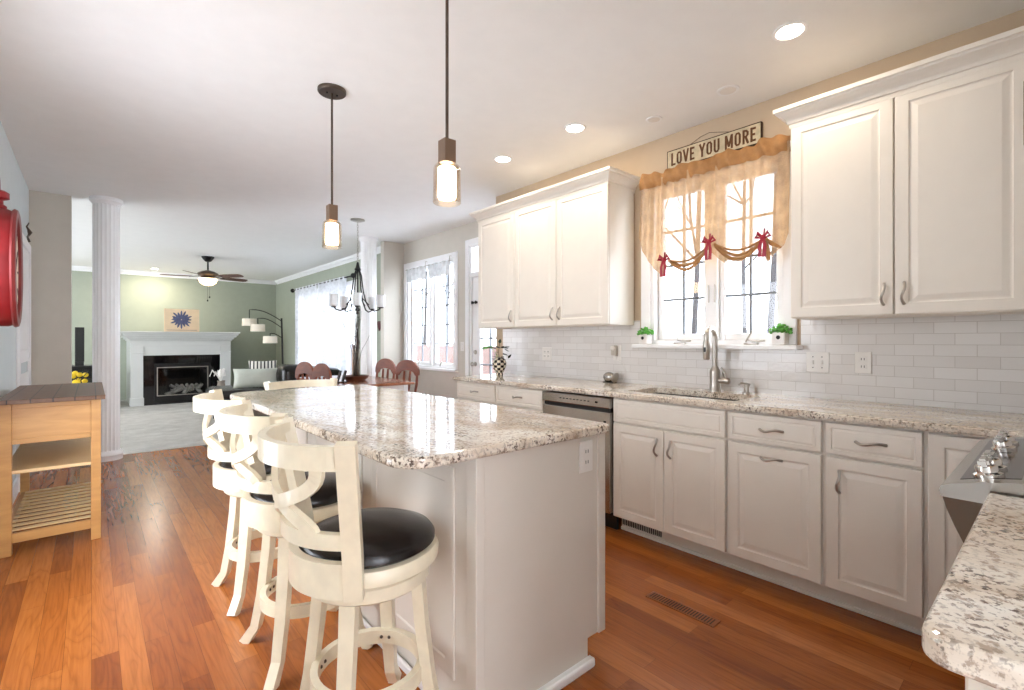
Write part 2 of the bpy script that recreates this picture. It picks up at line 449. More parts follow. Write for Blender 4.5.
m.box(XD, XD + .16, PY0, PY1, PZ1, CZ); m.box(XD, XD + .16, DY0, DY1, 0, DZ0); m.box(XD, XD + .16, DY0, DY1, DZ1, CZ)
struct(m.build('wall_dining', M_greige))
struct(MB().box(3.27, XD, YE, YE + .1, 0, CZ).build('wall_dining_end', M_greige))
FY0, FY1, FZ0, FZ1 = 8.1, 10.95, .25, 2.22
m = MB()
m.box(XF, XF + .16, YE + .1, FY0, 0, CZ); m.box(XF, XF + .16, FY1, YF, 0, CZ)
m.box(XF, XF + .16, FY0, FY1, 0, FZ0); m.box(XF, XF + .16, FY0, FY1, FZ1, CZ)
struct(m.build('wall_family_right', M_sage))
struct(MB().box(-3.2, XF + .16, YF, YF + .15, 0, CZ).build('wall_fireplace', M_sage))
m = MB()
m.box(-3.2, -3.05, 6.8, 7.2, 0, CZ); m.box(-3.2, -3.05, 11.6, YF, 0, CZ); m.box(-3.2, -3.05, 7.2, 11.6, 0, .25); m.box(-3.2, -3.05, 7.2, 11.6, 2.5, CZ)
struct(m.build('wall_family_left', M_sage))
struct(MB().box(-3.05, -.564, 6.7, 6.8, 0, CZ).build('wall_family_near', M_sage))
struct(MB().box(XL, -.155, 6.7, 6.8, 0, CZ).build('wall_stub', M_greige))
struct(MB().box(XL - .1, XL, 3.4, 6.8, 0, CZ).box(XL - .1, XL, -3.2, 2.0, 0, CZ).box(XL - .1, XL, 2.0, 3.4, 2.1, CZ).box(XL - .1, XL, 2.0, 3.4, 0, .35).build('wall_left', M_pale))
m = MB()
for yy in (2.0, 2.67, 3.34): m.box(XL - .09, XL - .02, yy, yy + .06, .35, 2.1)
m.box(XL - .09, XL - .02, 2.06, 3.34, .35, .41); m.box(XL - .09, XL - .02, 2.06, 3.34, 2.04, 2.1)
struct(m.build('window_5', M_trim), 'white window wall added for daylight fill, out of view left of the camera')  # added opening out of view, lets side daylight onto island and cabinets
struct(MB().box(.66, XW, -.69, -.53, 0, CZ).build('wall_range', M_tan))
# backsplash
m = MB()
m.box(XW - .008, XW, -.53, WY0 - .09, .915, 1.395); m.box(XW - .008, XW, WY1 + .09, 3.74, .915, 1.395)
m.box(XW - .008, XW, WY0 - .09, WY1 + .09, .915, 1.187)
m.box(.70, XW - .008, -.53, -.522, .915, 1.395)
struct(m.build('wall_backsplash', M_tile), 'white subway tile backsplash')

# trim: crowns, baseboards
def crown_profile_y(m, x0, x1, yw, sgn):
    for a, z0, z1 in ((.02, 2.63, 2.655), (.04, 2.655, 2.68), (.065, 2.68, 2.725)):
        m.box(x0, x1, yw, yw - sgn * a, z0, z1, .006)
m = MB(); crown_profile_y(m, -3.05, XF, YF, 1); struct(m.build('trim_1', M_trim), 'white crown moulding over the fireplace wall')
m = MB()
for a, z0, z1 in ((.02, 2.63, 2.655), (.04, 2.655, 2.68), (.065, 2.68, 2.725)): m.box(XF - a, XF, YE + .1, YF - .12, z0, z1, .006)
struct(m.build('trim_2', M_trim), 'white crown moulding over the curtained wall')
struct(MB().box(-3.05, .38, YF - .018, YF, .006, .13, .004).box(2.36, XF, YF - .018, YF, .006, .13, .004).build('baseboard_far', M_trim))
struct(MB().box(XF - .018, XF, YE + .1, YF - .02, .006, .13, .004).build('baseboard_family', M_trim))
struct(MB().box(XL, XL + .016, 3.42, 5.62, 0, .13, .004).build('baseboard_left', M_trim))
struct(MB().box(XL + .002, -.155, 6.684, 6.7, 0, .13, .004).build('baseboard_stub', M_trim))
struct(MB().box(XD - .016, XD, 5.04, YE - .002, 0, .13, .004).build('baseboard_dining', M_trim))

# ------------------------------------------------------------------ windows
def muntins(m, x0, x1, y0, y1, z0, z1, cols, rows, t=.016):
    for i in range(1, cols):
        y = y0 + (y1 - y0) * i / cols; m.box(x0, x1, y - t / 2, y + t / 2, z0, z1)
    for j in range(1, rows):
        z = z0 + (z1 - z0) * j / rows; m.box(x0 + .001, x1 - .001, y0, y1, z - t / 2, z + t / 2)
def casement_window(idx, xw, y0, y1, z0, z1, cols, rows, cas, label, sashes=2, head=0):
    r = thing('window_%d' % idx, label, 'window', (xw, (y0 + y1) / 2, z0)); r['kind'] = 'structure'
    if 'category' in r: del r['category']
    m = MB()      # casing on the wall face
    m.box(xw - .022, xw, y0 - cas, y0 + .006, z0, z1 + cas + head, .005); m.box(xw - .022, xw, y1 - .006, y1 + cas, z0, z1 + cas + head, .005)
    m.box(xw - .024, xw, y0, y1, z1 - .006, z1 + cas + head, .005)
    m.build('window_casing', M_trim, r)
    m = MB(); t = .03  # jamb liner
    m.box(xw, xw + .13, y0, y0 + t, z0, z1); m.box(xw, xw + .13, y1 - t, y1, z0, z1)
    m.box(xw, xw + .13, y0 + t, y1 - t, z0, z0 + t); m.box(xw, xw + .13, y0 + t, y1 - t, z1 - t, z1)
    if sashes == 2: m.box(xw + .02, xw + .13, (y0 + y1) / 2 - .035, (y0 + y1) / 2 + .035, z0 + t, z1 - t)
    m.build('window_frame', M_trim, r)
    spans = [(y0 + t, (y0 + y1) / 2 - .035), ((y0 + y1) / 2 + .035, y1 - t)] if sashes == 2 else [(y0 + t, y1 - t)]
    for a, b in spans:
        m = MB(); s_ = .038; X0, X1 = xw + .055, xw + .095
        m.box(X0, X1, a + .002, a + s_, z0 + t, z1 - t, .004); m.box(X0, X1, b - s_, b - .002, z0 + t, z1 - t, .004)
        m.box(X0, X1, a + s_, b - s_, z0 + t, z0 + t + s_ * 1.2, .004); m.box(X0, X1, a + s_, b - s_, z1 - t - s_, z1 - t, .004)
        sa = m.build('sash', M_trim, r)
        muntins_m = MB(); muntins(muntins_m, X0 + .012, X1 - .008, a + s_, b - s_, z0 + t + s_ * 1.2, z1 - t - s_, cols, rows)
        muntins_m.build('muntin_grid', M_muntin, sa)
        MB().box(X0 + .018, X0 + .022, a + s_, b - s_, z0 + t + s_ * 1.2, z1 - t - s_).build('pane', M_glass, sa)
    return r
M_muntin = plain('grey_muntin', (132, 136, 142), .5)
w1 = casement_window(1, XW, WY0, WY1, WZ0, WZ1, 2, 4, .07, 'white double casement window above the sink')
MB().box(XW - .10, XW + .04, WY0 - .10, WY1 + .10, 1.187, WZ0, .006).build('window_sill', M_trim, w1)
for yc in (1.78, 1.29):
    m = MB().tube([(XW + .02, yc + .05, WZ0 + .042), (XW - .005, yc + .03, WZ0 + .03), (XW - .01, yc - .03, WZ0 + .022), (XW - .012, yc - .07, WZ0 + .026)], .006, 6)
    m.box(XW - .012, XW + .03, yc - .03, yc + .06, WZ0, WZ0 + .014, .004)
    if yc < 1.5: m.tube([(XW, yc + .05, WZ0 + .02), (XW - .02, yc + .0, WZ0 + .09)], .005, 6)
    m.build('crank_handle', M_nickel, w1, True)
MB().box(XW + .012, XW + .02, 1.548, 1.556, 1.50, 1.62, .002).box(XW + .012, XW + .02, 1.59, 1.598, 1.50, 1.62, .002).build('sash_lock', M_nickel, w1)
w2 = casement_window(2, XD, DY0, DY1, DZ0, DZ1, 2, 5, .075, 'white double casement window of the dining area')
MB().box(XD - .05, XD + .03, DY0 - .075, DY1 + .075, DZ0 - .03, DZ0 + .004, .006).build('window_sill', M_trim, w2)
for yc in (5.62, 6.2):
    MB().tube([(XD + .03, yc + .05, DZ0 + .03), (XD - .01, yc, DZ0 + .04), (XD - .02, yc - .06, DZ0 + .10)], .008, 6).build('crank_handle', M_nickel, w2, True)
w3 = casement_window(3, XF, FY0, FY1, FZ0, FZ1, 4, 5, .08, 'wide white window behind the sheer curtains')
m = MB(); m.box(-3.07, -3.02, 7.12, 7.2, .25, 2.58); m.box(-3.07, -3.02, 11.6, 11.68, .25, 2.58); m.box(-3.07, -3.02, 7.2, 11.6, 2.5, 2.58); m.box(-3.07, -3.02, 7.2, 11.6, .2, .25)
struct(m.build('window_4', M_trim))  # unseen window, added to bring more daylight into the family room

# fabric shades on the dining window
for (a, b) in ((5.94, 6.50), (5.33, 5.88)):
    r = thing('window_valance', '', 'valance', (XD - .04, (a + b) / 2, 2.12), 'short grey valances of the dining window')
    r['label'] = 'short grey fabric valance at the %s half of the dining window' % ('left' if a > 5.9 else 'right')
    MB().tube([(XD - .035, a - .02, 2.30), (XD - .035, b + .02, 2.30)], .006, 8).build('rod', M_nickel, r, True)
    for yy in (a - .01,):
        MB().tube([(XD - .0225, yy, 2.36), (XD - .05, yy, 2.36), (XD - .055, yy, 2.30), (XD - .045, yy, 2.25)], .005, 6).build('rod_bracket', M_nickel, r, True)
    def fn(u, v, a=a, b=b): return (XD - .04 + .012 * math.sin(u * 34) * (.4 + v), a + (b - a) * u, 2.31 - .19 * v - .006 * math.sin(u * 17))
    MB().grid(fn, 60, 6).build('fabric', M_shade, r, True)

# patio door
d1 = thing('door_1', 'white glazed patio door with a transom window above', 'door', (XD, 4.49, 0)); d1['kind'] = 'structure'; del d1['category']
m = MB()
m.box(XD - .022, XD, PY0 - .075, PY0, 0, PZ1 + .075, .005); m.box(XD - .022, XD, PY1, PY1 + .075, 0, PZ1 + .075, .005); m.box(XD - .024, XD, PY0, PY1, PZ1, PZ1 + .075, .005)
m.build('door_casing', M_trim, d1)
m = MB(); m.box(XD, XD + .14, PY0, PY0 + .03, 0, PZ1); m.box(XD, XD + .14, PY1 - .03, PY1, 0, PZ1); m.box(XD, XD + .14, PY0 + .03, PY1 - .03, PZ1 - .03, PZ1); m.box(XD, XD + .14, PY0 + .03, PY1 - .03, 2.04, 2.10)
m.build('door_frame', M_trim, d1)
MB().box(XD + .07, XD + .075, PY0 + .03, PY1 - .03, 2.10, PZ1 - .03).build('pane', M_glass, d1)
m = MB(); y0, y1 = PY0 + .033, PY1 - .033
m.box(XD + .02, XD + .065, y0, y0 + .12, .01, 2.035, .004); m.box(XD + .02, XD + .065, y1 - .15, y1, .01, 2.035, .004)
m.box(XD + .02, XD + .065, y0 + .12, y1 - .15, .01, .30, .004); m.box(XD + .02, XD + .065, y0 + .12, y1 - .15, 1.92, 2.035, .004)
dl = m.build('door_leaf', M_trim, d1)
m = MB(); muntins(m, XD + .028, XD + .055, y0 + .12, y1 - .15, .30, 1.92, 3, 5, .018); m.build('muntin_grid', M_muntin, dl)
MB().box(XD + .038, XD + .043, y0 + .12, y1 - .15, .30, 1.92).build('pane', M_glass, dl)
MB().lathe([(.028, 0), (.028, .006), (.012, .012), (.012, .035), (.026, .045), (.028, .06), (.015, .07), (0, .07)], (XD + .02, y1 - .06, .95), 16, M=Matrix.Rotation(-PI / 2, 4, 'Y')).build('door_knob', M_nickel, dl, True)
MB().lathe([(.028, 0), (.028, .006), (.02, .018), (0, .018)], (XD + .02, y1 - .06, 1.10), 16, M=Matrix.Rotation(-PI / 2, 4, 'Y')).build('deadbolt', M_nickel, dl, True)
m = MB()
for yy in (y1 - .02, y1 - .09): m.lathe([(.014, 0), (.014, .01), (.022, .025), (0, .03)], (XD + .02, yy, 1.72), 12, M=Matrix.Rotation(-PI / 2, 4, 'Y'))
m.build('coat_hook', M_iron, dl, True)

# left wall door
d2 = thing('door_2', 'white panelled door in the left wall', 'door', (XL, 6.1, 0)); d2['kind'] = 'structure'; del d2['category']
MB().box(XL, XL + .022, 5.63, 5.71, 0, 2.16, .005).box(XL, XL + .022, 6.54, 6.62, 0, 2.16, .005).box(XL, XL + .024, 5.71, 6.54, 2.08, 2.16, .005).build('door_casing', M_trim, d2)
m = MB()
for zz in ((.02, .95), (1.05, 2.07)): m.panel(lambda a, b_, d, z=zz[0]: (XL + d, 5.715 + a, z + b_), .82, zz[1] - zz[0] , [(0, 0), (0, .012), (.1, .012), (.115, .004), (.14, .010)])
m.build('door_leaf', M_trim, d2)

# ------------------------------------------------------------------ cabinets
DOOR = [(0, 0), (0, .017), (.003, .020), (.050, .020), (.054, .015), (.058, .014), (.062, .014), (.084, .0195)]
DRAW = [(0, 0), (0, .017), (.003, .020), (.022, .020), (.026, .016), (.036, .0195)]
def pull(m, x, y, z, L=.10, horiz=False, d=-1, axis='x'):
    """wavy bow pull; its foot on plane x, sticking out in d"""
    pts = []
    for k in range(9):
        t = k / 8; o = .028 * math.sin(PI * t) ** .7 + .002; wv = .006 * math.sin(2 * PI * t)
        s_ = (t - .5) * L
        if axis == 'x': p = (x + d * o, y + (s_ if horiz else wv), z + (wv if horiz else s_))
        else: p = (x + (s_ if horiz else wv), y + d * o, z + (wv if horiz else s_))
        pts.append(p)
    m.tube(pts, [.007, .0065, .006, .006, .006, .006, .006, .0065, .007], 8)
    return m
def base_cab(y0, y1, layout, label, handle=None):
    r = thing('base_cabinet', label, 'cabinet', (XC, (y0 + y1) / 2, 0), 'white base cabinets under the window-wall counter')
    g = .0025
    m = MB(); m.box(XC + .022, XW - .004, y0, y1, .105, .877 if layout != 'sink' else .64)
    if layout == 'sink':
        m.box(XC + .022, XC + .04, y0, y1, .64, .877)
    m.build('body', M_cab, r)
    tk = MB().box(2.64, 2.665, y0, y1, 0, .1).box(2.628, 2.64, y0, y1, 0, .022, .004).build('toe_kick', M_cab, r)
    def door(a, b, z0, z1, hy=None, horiz=False, hz=None):
        T = lambda u, v, d: (XC + .020 - d, a + u, z0 + v)
        o = MB().panel(T, b - a, z1 - z0, DOOR).build('door', M_cab, r)
        if hy is not None: pull(MB(), XC, hy, hz if hz else z1 - .105, .10, horiz).build('handle', M_nickel, o, True)
    def drawer(a, b, z0, z1, h=True):
        T = lambda u, v, d: (XC + .020 - d, a + u, z0 + v)
        o = MB().panel(T, b - a, z1 - z0, DRAW).build('drawer_front', M_cab, r)
        if h: pull(MB(), XC, (a + b) / 2, (z0 + z1) / 2, .11, True).build('handle', M_nickel, o, True)
    A, B = y0 + g + .006, y1 - g - .006
    if layout == 'sink':
        drawer(A, B, .725, .868, False); mid = (y0 + y1) / 2 + .0
        door(A, mid - g, .115, .712, mid - .045); door(mid + g, B, .115, .712, mid + .045)
        m = MB()
        for k in range(22): m.box(2.634, 2.6395, y0 + .45 + k * .0133, y0 + .455 + k * .0133, .035, .085)
        m.build('grille_slots', M_iron, tk)
    elif layout == 'pullout':
        drawer(A, B, .725, .868); door(A, B, .115, .712, (A + B) / 2, True, .655)
    elif layout == 'door':
        drawer(A, B, .725, .868); door(A, B, .115, .712, B - .055)
    elif layout == 'full': door(A, B, .115, .868)
    elif layout == 'twodoor':
        drawer(A, B, .725, .868); mid = (y0 + y1) / 2
        door(A, mid - g, .115, .712, mid - .045); door(mid + g, B, .115, .712, mid + .045)
    return r
base_cab(3.124, 3.69, 'twodoor', 'white drawer cabinet at the far left end of the counter by the patio door')
base_cab(2.557, 3.124, 'twodoor', 'white drawer cabinet directly left of the dishwasher')
base_cab(1.18, 1.925, 'sink', 'white two-door sink cabinet under the kitchen window, right of the dishwasher')
base_cab(.732, 1.18, 'pullout', 'white cabinet with drawer and pull-out door with a horizontal handle')
base_cab(.372, .732, 'door', 'white cabinet with drawer and one door with a vertical handle')
base_cab(.10, .372, 'full', 'narrow white full-height door cabinet in the corner behind the range')
# end panel of the run
def upper_cab(y0, y1, doors, label, handles):
    xf = 2.815; r = thing('wall_cabinet', label, 'cabinet', (xf, (y0 + y1) / 2, 1.36), 'white wall cabinets')
    MB().box(xf + .021, XW - .010, y0, y1, 1.36, 2.395, .002).build('body', M_cab, r)
    n = len(doors) - 1
    for i in range(n):
        a, b = doors[i] + .003, doors[i + 1] - .003
        o = MB().panel(lambda u, v, d: (xf + .020 - d, a + u, 1.364 + v), b - a, 1.025, DOOR).build('door', M_cab, r)
        hy = a + .035 if handles[i] == 'r' else b - .035
        pull(MB(), xf, hy, 1.46, .10).build('handle', M_nickel, o, True)
    return r
upper_cab(3.203, 3.73, [3.203, 3.73], 'single-door white wall cabinet nearest the patio door', ['r'])
upper_cab(2.174, 3.203, [2.174, 2.692, 3.203], 'double-door white wall cabinet directly left of the kitchen window', ['l', 'r'])
upper_cab(.085, .968, [.085, .525, .968], 'double-door white wall cabinet right of the kitchen window', ['l', 'r'])
# crown on the wall cabinets
def cab_crown(n, y0, y1, left_ret, right_ret):
    m = MB(); xf = 2.815
    pr = [(.002, 2.372), (.004, 2.392), (.010, 2.396), (.012, 2.410), (.018, 2.420), (.028, 2.430), (.040, 2.438), (.050, 2.444), (.052, 2.452), (.062, 2.456), (.064, 2.474), (.056, 2.478)]
    prev = None
    for a, z in pr:
        q = [m.bm.verts.new(p) for p in ((xf - a, y0 - (a if right_ret else 0), z), (xf - a, y1 + (a if left_ret else 0), z), (XW - .001, y1 + (a if left_ret else 0), z), (XW - .001, y0 - (a if right_ret else 0), z))]
        if prev:
            for k in range(4): m.bm.faces.new((prev[k], prev[(k + 1) % 4], q[(k + 1) % 4], q[k]))
        else: m.bm.faces.new(q[::-1])
        prev = q
    m.bm.faces.new(prev)
    o = struct(m.build('trim_%d' % n, M_cab)); return o
cab_crown(3, 2.174, 3.73, True, True)['label'] = 'white crown on the wall cabinets left of the window'
cab_crown(4, -.52, .968, True, False)['label'] = 'white crown on the wall cabinets right of the window'
# corner filler cabinet right of the double-door one
r = thing('wall_cabinet', 'white wall cabinet end in the corner beside the hood', 'cabinet', (2.835, -.2, 1.36), 'white wall cabinets')
MB().box(2.817, XW - .010, -.515, .083, 1.36, 2.385, .002).build('body', M_cab, r)

# dishwasher
r = thing('dishwasher', 'stainless steel dishwasher left of the sink cabinet', 'dishwasher', (XC, 2.24, 0))
MB().box(XC + .03, XW - .05, 1.935, 2.55, .10, .865).build('tub', M_iron, r)
MB().box(XC - .012, XC + .03, 1.935, 2.55, .12, .775, .006).build('door', M_steel, r)
cp = MB().box(XC - .018, XC + .03, 1.935, 2.55, .80, .868, .006).build('control_panel', M_steel, r)
m = MB()
for k in range(9): m.box(XC - .020, XC - .0185, 2.10 + k * .032, 2.115 + k * .032, .833, .838)
m.build('button_row', M_black, cp); MB().box(XC - .020, XC - .0185, 2.03, 2.05, .828, .840).build('indicator', M_black, cp)
MB().box(XC + .005, XC + .03, 1.94, 2.545, .776, .799).build('grip_recess', M_black, r)
MB().box(2.60, 2.62, 1.937, 2.548, 0, .10).build('toe_kick', M_black, r)
m = MB(); m.box(XC - .0135, XC - .0122, 1.965, 1.985, .70, .715).box(XC - .0135, XC - .0122, 1.965, 1.985, .715, .718); m.build('badge', M_black, r)

# countertops
def cutout_top(name):
    # outline of the L-run with a sink opening, quads around the opening
    x0, x1 = 2.505, XW - .009
    z0, z1 = .880, .915
    sx0, sx1, sy0, sy1 = 2.62, 2.975, 1.175, 1.875
    b = bmesh.new()
    xs = [x0, sx0, sx1, x1]; ys = [.11, sy0, sy1, 3.71]
    V = {}
    for i, x in enumerate(xs):
        for j, y in enumerate(ys):
            for k, z in enumerate((z0, z1)): V[i, j, k] = b.verts.new((x, y, z))
    for i in range(3):
        for j in range(3):
            if i == 1 and j == 1: continue
            b.faces.new([V[i, j, 1], V[i + 1, j, 1], V[i + 1, j + 1, 1], V[i, j + 1, 1]])
            b.faces.new([V[i, j, 0], V[i, j + 1, 0], V[i + 1, j + 1, 0], V[i + 1, j, 0]])
    def wall(a, c): b.faces.new([V[a[0], a[1], 0], V[c[0], c[1], 0], V[c[0], c[1], 1], V[a[0], a[1], 1]])
    for i in range(3): wall((i, 0), (i + 1, 0)); wall((i + 1, 3), (i, 3))
    for j in range(3): wall((0, j + 1), (0, j)); wall((3, j), (3, j + 1))
    wall((1, 1), (1, 2)); wall((1, 2), (2, 2)); wall((2, 2), (2, 1)); wall((2, 1), (1, 1))
    bmesh.ops.recalc_face_normals(b, faces=b.faces)
    ed = [e for e in b.edges if len(e.link_faces) == 2 and e.calc_face_angle(0) > 1 and abs(e.verts[0].co.z - e.verts[1].co.z) < 1e-6
          and (all(abs(v.co.x - x0) < 1e-5 for v in e.verts) or all(abs(v.co.y - 3.71) < 1e-5 for v in e.verts))]
    bmesh.ops.bevel(b, geom=ed, offset=.008, segments=3, affect='EDGES')
    m = MB(); m._add(b)
    m.box(2.225, x1, -.52, .11, z0, z1)
    return m
tag(cutout_top('c').build('granite_countertop', M_granite), 'long speckled granite countertop with the sink, along the window wall', 'countertop')
tag(MB().prism(rrect(.70, 1.455, -.52, .11, (.01, .002, .002, .03)), .880, .915, bev=.008).build('granite_countertop', M_granite), 'granite countertop corner in the right foreground, beside the range', 'countertop')
r = thing('base_cabinet', 'white cabinet under the foreground granite counter left of the range', 'cabinet', (1.1, -.2, 0), 'white base cabinets by the range')
MB().box(.74, 1.45, -.52, .055, .105, .877).build('body', M_cab, r)
MB().box(.78, 1.45, -.50, -.02, 0, .105).build('toe_kick', M_cab, r)
for a, b in ((.745, 1.095), (1.10, 1.45)):
    o = MB().panel(lambda u, v, d: (a + u, .055 + d, .115 + v), b - a, .755, DOOR).build('door', M_cab, r)
    pull(MB(), b - .04 if a < 1 else a + .04, .075, .78, .10, False, 1, 'y').build('handle', M_nickel, o, True)

# sink
r = thing('kitchen_sink', 'undermount stainless steel sink below the kitchen window', 'sink', (2.8, 1.52, .70))
m = MB(); sx0, sx1, sy0, sy1 = 2.612, 2.983, 1.167, 1.883
m.box(sx0, sx1, sy0, sy1, .675, .68); m.box(sx0, sx0 + .006, sy0, sy1, .68, .879); m.box(sx1 - .006, sx1, sy0, sy1, .68, .879)
m.box(sx0 + .006, sx1 - .006, sy0, sy0 + .006, .68, .879); m.box(sx0 + .006, sx1 - .006, sy1 - .006, sy1, .68, .879)
m.build('basin', M_steel, r)
MB().lathe([(.045, 0), (.045, .004), (.03, .002), (0, .002)], (2.8, 1.52, .6805), 20).build('drain', M_chrome, r, True)
# faucet
fx, fy = 3.04, 1.49
r = thing('kitchen_faucet', 'brushed nickel pull-down faucet behind the sink', 'faucet', (fx, fy, .915))
MB().lathe([(.038, 0), (.038, .006), (.034, .012), (.031, .06), (.033, .12), (.032, .135), (.022, .15), (.019, .16)], (fx, fy, .915), 24).build('body', M_nickel, r, True)
pts = [(fx, fy, 1.07), (fx, fy, 1.20)]
for k in range(13):
    a = PI * k / 12; pts.append((fx - .056 + .056 * math.cos(a), fy, 1.262 + .056 * math.sin(a)))
pts += [(fx - .113, fy, 1.24)]
MB().tube(pts, .0165, 14).build('spout', M_nickel, r, True)
MB().lathe([(.016, 0), (.020, .01), (.023, .06), (.022, .09), (.018, .12), (.014, .13)], (fx - .114, fy, 1.12), 20).build('spray_head', M_nickel, r, True)
MB().box(fx - .139, fx - .133, fy - .007, fy + .007, 1.17, 1.20, .002).build('spray_button', M_black, r)
h = MB().lathe([(.016, 0), (.017, .04), (.020, .06), (.016, .072), (0, .073)], (fx, fy - .022, .985), 16, M=Matrix.Rotation(PI / 2, 4, 'X'))
h.tube([(fx, fy - .075, .99), (fx - .008, fy - .058, 1.045), (fx - .012, fy - .045, 1.07)], [.009, .008, .006], 8)
h.build('lever_handle', M_nickel, r, True)
# soap dispenser
r = thing('soap_dispenser', 'small brushed nickel soap dispenser beside the faucet', 'soap dispenser', (3.065, 1.30, .915))
MB().lathe([(.022, 0), (.022, .005), (.014, .01), (.013, .04), (.019, .045), (.019, .06), (0, .064)], (3.065, 1.30, .915), 16).build('body', M_nickel, r, True)
MB().tube([(3.065, 1.30, .975), (3.04, 1.325, .98), (3.03, 1.335, .965)], .006, 8).build('nozzle', M_nickel, r, True)

# range
r = thing('gas_range', 'stainless steel range with chrome knobs between the counters', 'range', (1.84, -.2, 0))
RX0, RX1 = 1.462, 2.218
MB().box(RX0, RX1, -.515, .095, .05, .905).build('body', M_steel, r)
MB().box(RX0 + .02, RX1 - .02, -.515, .03, .906, .918, .003).build('cooktop', M_black, r)
prof = [(.03, .90), (.03, .940), (.06, .942), (.12, .932), (.17, .918), (.188, .909), (.191, .898), (.184, .875), (.170, .84), (.155, .80), (.14, .76), (.125, .73), (.096, .72), (.096, .90)]
Mx = Matrix(((0, 0, 1, 0), (1, 0, 0, 0), (0, 1, 0, 0), (0, 0, 0, 1)))
cpn = MB().prism([(.03, .90), (.03, .940), (.06, .942), (.12, .932), (.17, .918), (.188, .909), (.191, .898), (.187, .886), (.10, .886)], RX0, RX1, Mx).build('control_panel', M_steel, r)
MB().prism([(.10, .885), (.185, .885), (.178, .86), (.165, .825), (.150, .79), (.135, .76), (.125, .73), (.096, .72), (.096, .885)], RX0 + .003, RX1 - .003, Mx).build('panel_underside', plain('steel_floor_reflection', (104, 90, 78), .3, .9), r)  # dark brown colour paints the floor's reflection into the steel
MB().prism([(.062, .9428), (.12, .9328), (.160, .9217), (.160, .920), (.12, .931), (.062, .941)], RX0 + .05, RX1 - .05, Mx).build('display_strip', plain('dark_glass_panel', (60, 50, 46), .1), cpn)
nvec = Vector((0, .2, .98)).normalized(); q = nvec.to_track_quat('Z', 'Y').to_matrix().to_4x4()
for kx in (1.535, 1.625, 1.95, 2.05):
    cpt = Vector((kx, .115, .933))
    k = MB().lathe([(.026, 0), (.026, .006), (.020, .010), (.020, .022), (.017, .026), (0, .026)], cpt, 20, M=q)
    g = bmesh.new(); bmesh.ops.create_cube(g, size=1)
    for v in g.verts: v.co = Vector((v.co.x * .062, v.co.y * .020, v.co.z * .018 + .033))
    bmesh.ops.bevel(g, geom=g.edges[:], offset=.005, segments=2, affect='EDGES')
    k._add(g, Matrix.Translation(cpt) @ q)
    k.build('knob', M_chrome, cpn, True)
od = MB().box(RX0 + .005, RX1 - .005, .096, .125, .20, .715, .008).build('oven_door', M_steel, r)
MB().box(RX0 + .12, RX1 - .12, .1255, .128, .30, .60).build('oven_window', M_black, od)
MB().tube([(RX0 + .06, .125, .67), (RX0 + .06, .17, .67), (RX1 - .06, .17, .67), (RX1 - .06, .125, .67)], .011, 10).build('oven_handle', M_chrome, od, True)
MB().box(RX0 + .005, RX1 - .005, .096, .12, .06, .19, .006).build('storage_drawer', M_steel, r)
m = MB()
for gx in (1.48, 1.86):
    for k in range(3): m.box(gx + .05 + k * .11, gx + .062 + k * .11, -.46, -.01, .93, .942)
    for yy in (-.46, -.24, -.02): m.box(gx + .03, gx + .31, yy, yy + .012, .918, .934)
m.build('grate', M_iron, r)
# hood
r = thing('range_hood', 'stainless range hood edge beside the corner wall cabinet', 'range hood', (1.84, -.24, 1.6))
MB().box(RX0, RX1, -.525, .058, 1.645, 1.785, .004).build('canopy', M_steel, r)
Hp = [(-.52, 1.645), (.04, 1.645), (-.01, 1.60), (-.52, 1.60)]
MB().prism(Hp, RX0 + .02, RX1 - .02, Mx).build('filter_tray', M_iron, r)
MB().box(1.70, 1.98, -.525, -.25, 1.785, CZ - .001, .003).build('chimney', M_steel, r)

# ------------------------------------------------------------------ island
IX0, IX1, IY0, IY1 = .635, 1.545, 1.172, 3.47
r = thing('kitchen_island', 'greige kitchen island base under the central granite top', 'kitchen island', (1.2, 2.3, 0))
BX0, BX1, BY0, BY1 = .905, 1.525, 1.205, 3.36
m = MB().box(BX0, BX1 - .09, BY0, BY1, 0, .879).box(BX1 - .09, BX1, BY0, BY1, .10, .879)
m.build('body', M_island, r)
MB().box(BX0 - .012, BX0 + .022, BY0 - .012, BY0 + .04, 0, .879, .003).build('corner_post', M_island, r)
MB().box(BX1 - .034, BX1 + .006, BY0 - .010, BY0 + .03, .10, .879, .003).build('corner_post', M_island, r)
m = MB().box(BX0 - .028, BX1 - .078, BY0 - .030, BY0 - .012, 0, .035, .008).box(BX0 - .026, BX0 - .012, BY0 - .02, BY1, 0, .035, .008)
m.box(BX0 - .03, BX1 - .078, BY0 - .016, BY0, 0, .03)
m.build('shoe_moulding', M_trim, r)
for k in range(3):
    yy = BY0 + .12 + k * .72
    MB().panel(lambda u, v, d: (BX0 - d, yy + u, .12 + v), .62, .70, [(0, 0), (0, .006), (.012, .008), (.05, .008), (.055, .004)]).build('side_panel', M_island, r)
for k in range(4):
    a = BY0 + .02 + k * .53
    o = MB().panel(lambda u, v, d: (BX1 + d, a + u, .115 + v), .52, .755, DOOR).build('door', M_cab, r)
    pull(MB(), BX1 + .02, a + .04 if k % 2 else a + .48, .74, .10, False, 1).build('handle', M_nickel, o, True)
poly = rrect(IX0, IX1, IY0, IY1, (.10, .03, .03, .14), 10)
tag(MB().prism(poly, .880, .915, bev=.010).build('island_countertop', M_granite), 'large polished granite top of the central island', 'countertop')

